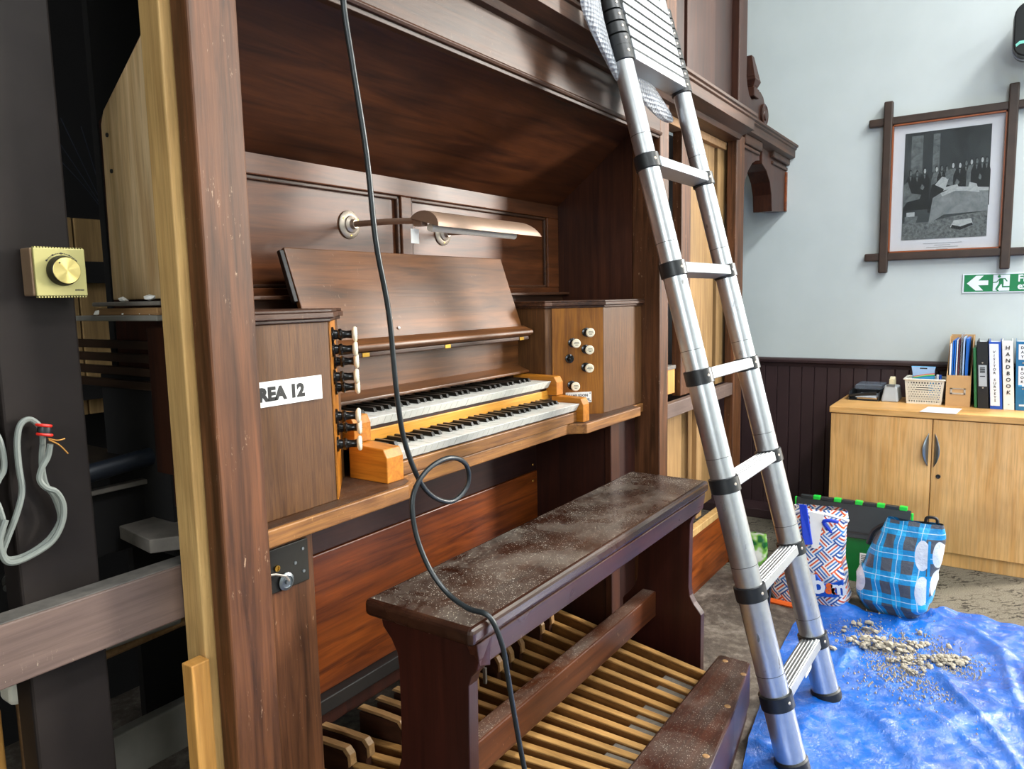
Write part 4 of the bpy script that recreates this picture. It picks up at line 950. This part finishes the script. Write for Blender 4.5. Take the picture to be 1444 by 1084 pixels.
for k, c in enumerate(('orange', 'tape', 'lime')): obj('rainbow_stripe', MB().prism([(.307, ZT+.150-k*.004), (.345, ZT+.146-k*.004), (.400, ZT+.132-k*.003), (.400, ZT+.129-k*.003), (.345, ZT+.142-k*.004), (.307, ZT+.146-k*.004)], 'x', 4.173, 4.1736), c, t)
obj('hang_slot', B(4.1728, 4.1738, .340, .372, ZT+.170, ZT+.176), 'inkdark', t)
for k, (yy, c, l) in enumerate(((.296, 'paper', 'white pen standing in the basket beside the pouch'), (.284, 'deepblue', 'blue pen at the right end of the basket'))):
    obj('pen', MB().tube([(4.17, yy, ZT+.02), (4.15, yy-.004, ZT+.145)], .006, 10), c, None, smooth=50, label=l, category='pen')
obj('dark_case', B(4.135, 4.165, .33, .405, ZT+.03, ZT+.122), 'plastic', None, bevel=.004, label='dark flat case lying at the front of the basket', category='case')
obj('paper_sheet', MB().prism([(3.858, .338), (4.04, .318), (4.035, .178), (3.86, .192)], 'z', ZT, ZT+.001), 'paper', None, label='blank white sheet lying on the front of the cupboard', category='paper')
# magazine file and folders
t = thing('magazine_file', (4.23, .2, ZT), 'kraft cardboard magazine file with metal label holder', 'file box')
Y0, Y1 = .150, .252
obj('front_panel', B(4.112, 4.116, Y0, Y1, ZT, ZT+.150), 'kraft', t)
for yy in (Y0, Y1-.004): obj('side_panel', MB().prism([(4.116, ZT), (4.34, ZT), (4.34, ZT+.33), (4.25, ZT+.33), (4.116, ZT+.150)], 'y', yy, yy+.004), 'kraft', t)
obj('back_panel', B(4.336, 4.34, Y0, Y1, ZT, ZT+.335), 'kraft', t)
obj('base_panel', B(4.116, 4.336, Y0+.004, Y1-.004, ZT, ZT+.004), 'kraft', t)
lb = obj('label_holder', B(4.109, 4.112, .170, .234, ZT+.058, ZT+.066), 'nickel', t, bevel=.001)
for bb in (B(4.109, 4.112, .170, .234, ZT+.084, ZT+.088), B(4.109, 4.112, .170, .178, ZT+.058, ZT+.088), B(4.109, 4.112, .226, .234, ZT+.058, ZT+.088)): obj('label_holder_bar', bb, 'nickel', lb)
FO = [(.243, .008, 'paper', .30, 'white'), (.233, .005, 'folderblue', .315, 'thin blue'), (.225, .006, 'folderblue', .32, 'bright blue'), (.216, .005, 'paper', .32, 'second white'), (.208, .005, 'maroon', .325, 'maroon'), (.200, .006, 'film', .345, 'clear'), (.190, .007, 'inkpack2', .33, 'pale blue'), (.178, .012, 'folderblue', .325, 'thick blue')]
for yy, w, c, h, nm in FO:
    obj('document_folder', B(4.125, 4.33, yy-w, yy, ZT+.005, ZT+h), c, None, bevel=.001, label=nm+' folder standing in the kraft magazine file', category='folder', group='folders in the magazine file')
obj('green_book', MB().hexa([(4.10, .119, ZT), (4.10, .132, ZT), (4.30, .132, ZT), (4.30, .119, ZT)], [(4.10, .1362, ZT+.285), (4.10, .1492, ZT+.285), (4.30, .1492, ZT+.285), (4.30, .1362, ZT+.285)]), 'greenbook', None, bevel=.003, label='slim green book between the magazine file and black binder', category='book')
def binder(y0, y1, h, lean, mat, label, inner='white'):
    t = thing('ring_binder', (4.2, (y0+y1)/2, ZT), label, 'binder', 'binders on the cupboard')
    def sh(z): return lean*(z/h)
    xf = 4.092
    obj('spine', MB().hexa([(xf, y0, ZT), (xf, y1, ZT), (xf+.004, y1, ZT), (xf+.004, y0, ZT)], [(xf, y0+lean, ZT+h), (xf, y1+lean, ZT+h), (xf+.004, y1+lean, ZT+h), (xf+.004, y0+lean, ZT+h)]), mat, t, bevel=.001)
    for yy in (y0, y1-.003):
        obj('cover', MB().hexa([(xf+.004, yy, ZT), (xf+.004, yy+.003, ZT), (4.355, yy+.003, ZT), (4.355, yy, ZT)], [(xf+.004, yy+lean, ZT+h), (xf+.004, yy+.003+lean, ZT+h), (4.355, yy+.003+lean, ZT+h), (4.355, yy+lean, ZT+h)]), mat, t)
    obj('pages', MB().hexa([(xf+.02, y0+.006, ZT+.004), (xf+.02, y1-.006, ZT+.004), (4.345, y1-.006, ZT+.004), (4.345, y0+.006, ZT+.004)], [(xf+.02, y0+.006+lean, ZT+h-.012), (xf+.02, y1-.006+lean, ZT+h-.012), (4.345, y1-.006+lean, ZT+h-.012), (4.345, y0+.006+lean, ZT+h-.012)]), 'paper', t)
    return t, (lambda z, u: (xf-.0008, y1+(y0-y1)*u+lean*z/h, ZT+z)), Vector((0, lean, h)).normalized()
def slab(t, f, z0, z1, u0, u1, mat, name, th=.0008):
    a, b, c, d = f(z0, u0), f(z0, u1), f(z1, u1), f(z1, u0)
    o = (-th, 0, 0); k = lambda p: (p[0]-th, p[1], p[2])
    return obj(name, MB().hexa([a, b, c, d], [k(a), k(b), k(c), k(d)]), mat, t)
def vert_text(t, f, s, size, zt, step, u, mat):
    for i, ch in enumerate(s):
        if ch == ' ': continue
        p = f(zt-i*step, u); text('letter', ch, size, (p[0]-.0012, p[1], p[2]), (0, -1, 0), (0, 0, 1), mat, t, align='CENTER', extr=.0003, bold=size*.02)
t, f, _ = binder(.074, .117, .315, .018, 'rubber', 'black lever arch binder with grey barcode label')
slab(t, f, .105, .205, .12, .88, 'grey', 'spine_label')
for k, z in enumerate((.192, .185, .18, .174, .168, .150)): slab(t, f, z, z+.004, .25, .72, 'plastic', 'label_print', .0012)
for z in (.216, .098): p = f(z, .5); obj('rivet', MB().lathe([(.004, 0), (.003, .002)], p, (-1, 0, 0), 10), 'nickel', t)
t, f, _ = binder(.020, .068, .315, .020, 'deepblue', 'royal blue binder with white visitor surveys spine')
slab(t, f, .016, .305, .04, .80, 'paper', 'spine_card')
vert_text(t, f, 'VISITOR SURVEYS', .0155, .262, .0162, .42, 'inkdark')
t, f, _ = binder(-.026, .016, .318, .020, 'white', 'white binder with handbook in tall letters')
vert_text(t, f, 'HANDBOOK', .024, .280, .0295, .5, 'inkdark')
slab(t, f, .022, .028, .42, .58, 'grey', 'spine_mark')
t, f, _ = binder(-.085, -.030, .318, .012, 'teal', 'teal blue binder with day book labels')
slab(t, f, .235, .305, .18, .70, 'paper', 'spine_label'); slab(t, f, .112, .205, .18, .70, 'paper', 'spine_label'); slab(t, f, .112, .118, .18, .45, 'inkpack', 'label_print', .0012)
vert_text(t, f, 'DAY', .017, .284, .0205, .44, 'inkdark'); vert_text(t, f, 'BOOK', .017, .186, .0195, .44, 'inkdark')
for z in (.22, .10): p = f(z, .5); obj('rivet', MB().lathe([(.004, 0), (.003, .002)], p, (-1, 0, 0), 10), 'nickel', t)
slab(t, f, .020, .028, .25, .75, 'paper', 'maker_label', .001)

# ================================================================== WALL: picture, sign, speaker
XW = 4.379
pf = thing('framed_engraving', (4.36, .31, 1.37), 'black and white engraving in a dark crossed-corner frame', 'picture')
yl, yr, zt_, zb_ = .580, .046, 2.145, 1.458
def bar(c0, c1, w, name='frame_bar'):
    return obj(name, B(4.335, 4.372, c0[0]-(w if c0[0] == c1[0] else 0), c1[0]+(w if c0[0] == c1[0] else 0), c0[1]-(w if c0[1] == c1[1] else 0), c1[1]+(w if c0[1] == c1[1] else 0)), 'framewood', pf, bevel=.006)
bar((yl, 1.375), (yl, 2.245), .021); bar((yr, 1.375), (yr, 2.245), .021)
for z in (zt_, zb_): obj('frame_bar', B(4.342, 4.372, yr-.09, yl+.09, z-.020, z+.020), 'framewood', pf, bevel=.006)
obj('mount', B(4.366, 4.378, yr+.01, yl-.01, zb_+.01, zt_-.01), 'paper', pf)
for bb in (B(4.345, 4.366, yl-.028, yl-.021, zb_+.02, zt_-.02), B(4.345, 4.366, yr+.021, yr+.028, zb_+.02, zt_-.02), B(4.345, 4.366, yr+.021, yl-.021, zb_+.020, zb_+.027), B(4.345, 4.366, yr+.021, yl-.021, zt_-.027, zt_-.020)):
    obj('bead', bb, 'bead', pf)
pr = obj('print', B(4.3645, 4.366, .128, .500, 1.540, 2.075), 'pr_bg', pf)
def prp(pts, mat, d): # print shapes: u 0..1 from left, v 0..1 from bottom
    obj('print_shape', MB().prism([(.500-.372*u, 1.540+.535*v) for u, v in pts], 'x', 4.3644-d, 4.3644-d+.0003), mat, pr)
def elp(u, v, ru, rv, n=12): return [(u+ru*math.cos(2*PI*k/n), v+rv*math.sin(2*PI*k/n)) for k in range(n)]
prp([(0, 0), (1, 0), (1, .23), (.6, .20), (.3, .16), (0, .16)], 'pr_floor', .0002)
prp([(.08, .62), (.08, .97), (.22, .97), (.22, .62)], 'pr_mid', .0002)
prp([(.34, .62), (.34, .97), (.42, .97), (.42, .62)], 'pr_mid', .0002)
figs = [(.08, .60, .055, 0), (.16, .59, .06, 0), (.25, .61, .065, 1), (.39, .615, .055, 1), (.45, .62, .05, 0), (.51, .61, .055, 0), (.58, .635, .06, 1), (.66, .63, .07, 1), (.73, .645, .05, 0), (.79, .65, .05, 1), (.85, .655, .06, 0), (.91, .66, .05, 1), (.96, .655, .05, 0)]
for i, (u, v, w, tn) in enumerate(figs):
    d0 = .0003+.00003*i
    prp([(u-w, .28), (u+w, .28), (u+w, v-.06), (u+w*.55, v+.0), (u-w*.55, v+.0), (u-w, v-.06)], 'pr_mid' if (tn and i % 3 == 0) else 'pr_dark', d0)
    prp(elp(u, v+.032, .019, .030), 'pr_dark', d0+.00001)
    prp(elp(u+.004, v+.027, .014, .023), 'pr_light' if tn else 'pr_mid', d0+.00002)
    prp([(u-.012, v-.004), (u+.014, v-.004), (u+.004, v-.05)], 'pr_mid', d0+.00002)
    if tn: prp([(u-w*.7, v-.13), (u-w*.2, v-.15), (u+w*.1, v-.12), (u-w*.4, v-.09)], 'pr_mid', d0+.00002)
prp([(.30, .25), (.48, .20), (.56, .48), (.42, .53), (.34, .50)], 'pr_dark', .0008)
prp([(.38, .50), (.50, .45), (.54, .55), (.46, .57)], 'pr_light', .0010); prp(elp(.53, .585, .035, .042), 'pr_mid', .0011)
prp([(.32, .14), (.50, .22), (1, .23), (1, .44), (.62, .47), (.45, .42), (.36, .38)], 'pr_cloth', .0012)
prp([(.45, .42), (.62, .47), (1, .44), (1, .41), (.62, .43), (.47, .39)], 'pr_light', .0013)
prp([(.48, .44), (.66, .46), (.64, .49), (.50, .47)], 'pr_light', .0014); prp([(.76, .42), (.90, .40), (.86, .48), (.78, .50)], 'pr_light', .0014)
prp([(.58, .10), (.70, .08), (.84, .12), (.82, .17), (.62, .16)], 'pr_light', .0013); prp([(.59, .09), (.70, .07), (.84, .11), (.83, .13), (.70, .10), (.60, .12)], 'pr_dark', .0014)
prp([(.0, .52), (.05, .55), (.10, .44), (.22, .42), (.20, .38), (.05, .36), (0, .30)], 'pr_mid', .0013)
prp([(.03, .16), (.17, .16), (.19, .22), (.03, .22)], 'pr_mid', .0013); prp([(.05, .22), (.15, .22), (.15, .26), (.05, .26)], 'pr_light', .0013)
for k, (w, v) in enumerate(((.17, .016), (.07, .026), (.14, .036), (.05, .046))):
    obj('caption_line', B(4.3650, 4.3660, .315-w*.5, .315+w*.5, 1.532-v, 1.535-v), 'grey', pr)
obj('glass', B(4.352, 4.354, yr+.022, yl-.022, zb_+.02, zt_-.02), 'glass', pf)

fs = thing('fire_exit_sign', (XW, .1, 1.26), 'green and white fire exit sign below the picture', 'sign')
obj('sign_board', B(4.374, XW, -.20, .2185, 1.2625, 1.3575), 'signwhite', fs, bevel=.001)
fy = lambda u: .2115-u; fz = lambda v: 1.268+v
H = .084
def fsp(pts, mat, d=.0, name='sign_shape'): return obj(name, MB().prism([(fy(u), fz(v)) for u, v in pts], 'x', 4.3735-d-.0005, 4.3735-d), mat, fs)
fsp([(0, 0), (.40, 0), (.40, H), (0, H)], 'green', 0, 'sign_field')
fsp([(.012, .042), (.05, .079), (.082, .079), (.060, .055), (.102, .055), (.102, .032), (.060, .032), (.082, .006), (.050, .006)], 'signwhite', .0006, 'arrow')
fsp([(.122, .003), (.190, .003), (.190, .081), (.122, .081)], 'signwhite', .0006, 'doorway')
for pts in ([(.1465+.0068*math.cos(2*PI*k/14), .0725+.0068*math.sin(2*PI*k/14)) for k in range(14)],
            [(.122, .046), (.122, .042), (.138, .043), (.149, .058), (.168, .060), (.178, .047), (.182, .049), (.172, .064), (.148, .064), (.136, .048)],
            [(.146, .060), (.164, .060), (.166, .040), (.165, .026), (.193, .026), (.196, .022), (.191, .019), (.160, .019), (.158, .036), (.154, .034), (.142, .012), (.132, .012), (.146, .040)],
            [(.132, .011), (.142, .011), (.148, .003), (.140, .003)]): fsp(pts, 'green', .0012, 'running_figure')
text('lettering', 'Fire', .046, (4.3726, fy(.222), fz(.047)), (0, -1, 0), (0, 0, 1), 'signwhite', fs, bold=.0012, extr=.0003)
text('lettering', 'exit', .046, (4.3726, fy(.222), fz(.010)), (0, -1, 0), (0, 0, 1), 'signwhite', fs, bold=.0012, extr=.0003)

sk = thing('wall_speaker', (4.25, -.02, 2.34), 'black rounded wall speaker above the picture', 'speaker')
rr = []
for cyy, czz, a0 in ((-.10, 2.50, PI/2), (.0, 2.50, 0), (.0, 2.37, -PI/2), (-.10, 2.37, PI)):
    for k in range(7):
        a = a0+PI/2*k/6; rr.append((cyy+.06*math.cos(a), czz+.06*math.sin(a)*.9))
rr.sort(key=lambda p: math.atan2(p[1]-2.435, p[0]+.05))
obj('cabinet', MB().prism(rr, 'x', 4.17, 4.30), 'spk', sk, bevel=.006)
obj('rim', MB().prism([(-.05+(a+.05)*1.04, 2.435+(b-2.435)*1.03) for a, b in rr], 'x', 4.235, 4.245), 'grey', sk)
obj('badge', MB().prism([(.050, 2.373), (.036, 2.385), (.005, 2.385), (.005, 2.372), (.034, 2.372), (.047, 2.362)], 'x', 4.167, 4.170), 'teallogo', sk)
obj('wall_arm', B(4.30, 4.38, -.08, -.02, 2.40, 2.46), 'spk', sk)

# ================================================================== CRATE AND BAGS
cr = thing('storage_crate', (3.66, .55, 0), 'green plastic crate with charcoal folding lid in front of the cupboard', 'crate')
mb = MB(); x0, x1, y0, y1 = 3.462, 3.84, .325, .785
for bb in ((x0, x0+.006, y0, y1), (x1-.006, x1, y0, y1), (x0, x1, y0, y0+.006), (x0, x1, y1-.006, y1)): obj('crate_wall', B(*bb, .004, .195), 'crate', cr, bevel=.002)
obj('crate_floor', B(x0, x1, y0, y1, 0, .006), 'crate', cr)
lid = obj('lid_flap', MB().hexa([(3.452, y0+.005, .20), (3.452, y1-.005, .20), (3.462, y1-.005, .20), (3.462, y0+.005, .20)], [(3.488, y0-.005, .345), (3.488, y1+.005, .345), (3.50, y1+.005, .345), (3.50, y0-.005, .345)]), 'lid', cr, bevel=.003)
obj('lid_ridge', MB().hexa([(3.455, y0+.01, .222), (3.455, y1-.01, .222), (3.465, y1-.01, .222), (3.465, y0+.01, .222)], [(3.457, y0+.01, .228), (3.457, y1-.01, .228), (3.467, y1-.01, .228), (3.467, y0+.01, .228)]), 'black', lid)
k = 0; yy = y0+.01
while yy < y1-.02:
    w = .030 if k % 2 == 0 else .052
    obj('hinge_tooth', B(3.486, 3.512, yy, min(yy+w, y1), .343, .357 if k % 2 else .360), 'lid' if k % 2 else 'lime', cr, bevel=.002)
    yy += w+.003; k += 1
obj('side_catch', B(3.485, 3.505, y0-.014, y0-.004, .27, .335), 'lime', cr, bevel=.004)
obj('side_catch', B(3.485, 3.505, y1+.004, y1+.012, .29, .345), 'lime', cr, bevel=.003)
obj('barcode_label', B(3.4595, 3.4615, .45, .51, .085, .135), 'white', cr)
for k in range(5): obj('barcode_line', B(3.4588, 3.4596, .455, .505, .093+k*.008, .096+k*.008), 'inkdark', cr)
def bag(name, rings, mat, label, cat, amp, nseg=44, seed=0, open_top=True, lean=0):
    # rings: (z, cx, cy, half x, half y, squareness)
    rows = []; R = 16
    for i in range(len(rings)-1):
        for j in range(R if i < len(rings)-2 else R+1):
            t = j/R; a, b = rings[i], rings[i+1]
            z, cx, cy, hx, hy, sq = [a[m]+(b[m]-a[m])*t for m in range(6)]
            row = []
            for k in range(nseg):
                th = 2*PI*k/nseg; c, s = math.cos(th), math.sin(th)
                e = 2/sq; x = math.copysign(abs(c)**e, c)*hx; y = math.copysign(abs(s)**e, s)*hy
                p = Vector((cx+x, cy+y, z))
                nv = noise.noise(Vector((p.x*9+seed, p.y*9, p.z*7)))*amp+noise.noise(Vector((p.x*26+seed, p.y*26, p.z*16)))*amp*.45
                d = Vector((c/ max(hx, .02), s/max(hy, .02), 0)).normalized()
                p += d*nv; p.z = max(.006, p.z+noise.noise(Vector((p.x*14+seed, p.y*14, 3)))*amp*.5*(z > .05))
                row.append(p)
            row.append(row[0]); rows.append(row)
    mb = MB().grid(rows); mb.add(rows[0][:-1], [tuple(range(nseg))])
    o = obj(name, mb, mat, None, smooth=70, label=label, category=cat)
    return o
b1 = bag('shopping_bag', [(.006, 3.13, .645, .085, .135, 5), (.05, 3.13, .645, .095, .145, 5), (.20, 3.13, .64, .09, .125, 4.5), (.34, 3.115, .62, .07, .105, 4), (.415, 3.11, .605, .03, .105, 3)], 'weave', 'orange and blue woven-print carrier bag on the floor beside the ladder', 'bag', .016, seed=3)
obj('bag_hem', MB().tube([(3.075, .74, .37), (3.07, .68, .40), (3.075, .60, .402), (3.085, .52, .388), (3.09, .50, .38)], .007, 6), 'white', b1, smooth=True)
obj('bag_flap', MB().hexa([(3.035, .60, .265), (3.035, .625, .265), (3.05, .64, .41), (3.05, .585, .405)], [(3.038, .60, .265), (3.038, .625, .265), (3.053, .64, .41), (3.053, .585, .405)]), 'white', b1)
obj('bag_handle', MB().hexa([(3.04, .62, .28), (3.035, .655, .275), (3.05, .68, .435), (3.05, .65, .435)], [(3.03, .622, .28), (3.025, .655, .275), (3.045, .68, .435), (3.045, .65, .435)]), 'bagblue', b1, bevel=.003)
obj('bag_handle', MB().tube(smoothpath([(3.055, .555, .335), (3.045, .585, .375), (3.045, .56, .385), (3.05, .53, .382)], 4), .007, 8), 'bagblue', b1, smooth=True)
obj('logo_backing', MB().prism([(.50, .105), (.53, .085), (.615, .075), (.632, .09), (.628, .155), (.60, .165), (.575, .13), (.54, .14), (.50, .165)], 'x', 3.012, 3.026), 'deepblue', b1, bevel=.002)
text('lettering', 'b', .105, (3.0105, .612, .090), (0, -1, .14), (0, .14, 1), 'signwhite', b1, bold=.003)
text('lettering', '&', .058, (3.0105, .562, .098), (0, -1, .14), (0, .14, 1), 'orange', b1, bold=.003)
text('lettering', 'm', .074, (3.0105, .541, .101), (0, -1, .14), (0, .14, 1), 'signwhite', b1, bold=.003)
obj('bag_base_trim', MB().tube([(3.03, .78, .012), (3.025, .70, .012), (3.03, .56, .012), (3.05, .51, .012)], .012, 6), 'orange', b1, smooth=True)
b2 = bag('shopping_bag', [(.006, 3.22, .35, .07, .10, 4), (.05, 3.215, .345, .10, .125, 3.6), (.15, 3.21, .34, .105, .145, 3.2), (.28, 3.19, .30, .08, .125, 3), (.40, 3.15, .275, .02, .095, 2.6)], 'plaid', 'blue and grey plaid carrier bag with white discs beside the crate', 'bag', .014, seed=11)
obj('bag_opening', MB().tube(smoothpath([(3.17, .375, .37), (3.18, .42, .33), (3.19, .44, .27)], 4), .010, 6), 'black', b2, smooth=True)
obj('bag_handle', MB().tube(smoothpath([(3.17, .24, .395), (3.17, .235, .415), (3.17, .205, .415), (3.17, .20, .395)], 4), .006, 6), 'black', b2, smooth=True)
b3 = bag('plastic_packet', [(.006, 3.20, .90, .05, .06, 3), (.10, 3.20, .90, .05, .06, 3), (.24, 3.19, .89, .012, .05, 2.5)], 'greenbag', 'green and white plastic packet on the floor behind the ladder', 'packet', .01, seed=5)

# ================================================================== TARPAULIN
def piece(x, tab):
    for (a, ya), (b, yb) in zip(tab, tab[1:]):
        if a <= x <= b: return ya+(yb-ya)*(x-a)/(b-a)
    return tab[0][1] if x < tab[0][0] else tab[-1][1]
YL = [(1.0, .47), (1.6, .50), (2.04, .575), (2.27, .60), (2.585, .633), (2.84, .645), (3.2, .62)]
XB = [(-1.3, 3.2), (-.09, 3.26), (.17, 3.30), (.35, 3.14), (.5, 3.12), (.63, 3.05)]
NU, NV = 210, 190; rows = []
def rid(x, y, sc, k): return (1-abs(noise.noise(Vector((x*sc+k, y*sc, k*1.7))))*2.2)
for i in range(NU+1):
    row = []
    for j in range(NV+1):
        v = j/NV; yg = .62-v*1.92; xb = piece(yg, XB)
        x = 1.0+(i/NU)*(xb-1.0); yl_ = piece(x, YL); y = yl_-v*(1.3+yl_)
        w = noise.noise(Vector((x*1.5+4, y*1.5, 0)))*.25; ridge = 0
        for (m, c0, s0, hh) in ((.42, .06, .016, .030), (.30, -.10, .016, .024), (.55, -.22, .02, .022), (.8, .26, .02, .014), (-.25, .40, .02, .014), (1.6, -.1, .02, .012), (.2, -.36, .022, .02)):
            dd = (y-c0)-m*(x-2.55)+w
            ridge += hh*math.exp(-abs(dd/s0)**1.3)*(.35+.9*abs(noise.noise(Vector((x*2, y*2, m*5)))))
        z = .012+ridge+.022*max(0, rid(x, y, 2.6, 1)-.62)+.010*max(0, rid(x, y, 6, 4)-.62)+.005*max(0, rid(x, y, 13, 8)-.6)
        if i > NU-8 and -.1 < y < .6: z += .012*abs(noise.noise(Vector((x*6, y*9, 7))))
        dl_ = math.hypot(x-3.1, y-.56); z += .05*math.exp(-(dl_/.07)**2)
        f_ = min(1, min(math.hypot(x-2.95, y-.30)/.16, math.hypot(x-2.78, y-.25)/.2)); z = .012+(z-.012)*(.25+.75*f_**2)
        if math.hypot(x-3.21, y-.345) < .13: z = min(z, .008)
        row.append((x, y, z))
    rows.append(row)
obj('tarpaulin', MB().grid(rows), 'tarp', None, smooth=80, at=(2.4, -.2, 0), label='crumpled bright blue tarpaulin spread on the floor under the ladder', category='tarpaulin')
# plaster rubble
chunks = []
for k in range(6):
    bmm = bmesh.new(); bmesh.ops.create_icosphere(bmm, subdivisions=1, radius=1)
    mb = MB(); mb.add([Vector((v.co.x*1.3, v.co.y, v.co.z*.62))*(1+random.uniform(-.42, .3)) for v in bmm.verts], [[v.index for v in f.verts] for f in bmm.faces]); bmm.free(); chunks.append(mb)
spots = []
def heap(cx, cy, lx, ly, ang, n, s0, s1, hz, lab):
    for _ in range(n):
        u, v = random.gauss(0, .45), random.gauss(0, .45)
        x = cx+lx*u*math.cos(ang)-ly*v*math.sin(ang); y = cy+lx*u*math.sin(ang)+ly*v*math.cos(ang)
        spots.append((x, y, .0205+hz*math.exp(-(u*u+v*v)*2)*random.random(), random.uniform(s0, s1), lab))
heap(2.80, .345, .11, .05, -1.2, 90, .004, .014, .035, 'pale plaster chunk in the largest rubble heap on the tarpaulin')
heap(2.73, .26, .08, .03, -1.0, 30, .004, .009, .012, 'tiny plaster chunk in the thin trail between the two rubble heaps')
heap(2.80, .14, .10, .035, -1.0, 70, .004, .012, .022, 'pale plaster chunk in the smaller rubble heap farthest from the ladder')
heap(2.90, .22, .05, .025, -1.0, 14, .006, .012, .012, 'plaster chunk in the short strip of rubble nearest the plaid bag')
heap(2.69, .21, .05, .05, .3, 18, .005, .009, .006, 'sandy plaster crumb scattered on the camera side of the heaps')
for x, y, s in ((2.70, .51, .016), (2.70, .475, .016), (2.735, .515, .012), (2.93, .40, .017), (2.92, .37, .012), (2.99, .40, .014), (2.96, .45, .011), (2.96, .43, .011), (2.90, .47, .010), (2.87, .47, .009), (3.0, .23, .010), (2.93, .13, .010)): spots.append((x, y, .022, s, 'lone plaster lump lying apart from the rubble heaps'))
src = []
for k in range(6): src.append(None)
for x, y, z, s, lab in spots:
    k = random.randrange(6); rot = (random.uniform(-.4, .4), random.uniform(-.4, .4), random.uniform(0, 6.3))
    if src[k] is None: o = obj('plaster_chunk', chunks[k], 'plaster', None, at=(0, 0, 0)); src[k] = o; o.location = (x, y, z)
    else: o = inst(src[k], None, (x, y, z), name='plaster_chunk')
    o.rotation_euler = rot; o.scale = (s, s, s)
    o['label'] = lab; o['category'] = 'rubble'; o['group'] = {'pale plaster chunk in the l': 'largest rubble heap', 'tiny plaster chunk in the t': 'rubble trail', 'pale plaster chunk in the s': 'smaller rubble heap', 'plaster chunk in the short ': 'rubble strip by the bag', 'sandy plaster crumb scatter': 'scattered rubble'}.get(lab[:27], 'lone rubble lumps')
mb = MB()
for _ in range(2600):
    c = random.choice(((2.80, .345, .16), (2.73, .25, .16), (2.79, .14, .14), (2.62, .2, .2), (2.9, .3, .2)))
    x, y = random.gauss(c[0], c[2]*.55), random.gauss(c[1], c[2]*.5); s = random.uniform(.0015, .004); z = .017
    mb.add([(x-s, y-s, z-.003), (x+s, y-s, z-.003), (x, y+s, z-.003), (x, y, z+s*.9)], [(0, 2, 1), (0, 1, 3), (1, 2, 3), (2, 0, 3)])
obj('plaster_grit', mb, 'plaster', None, label='fine plaster grit scattered over the blue tarpaulin', category='grit', kind='stuff')
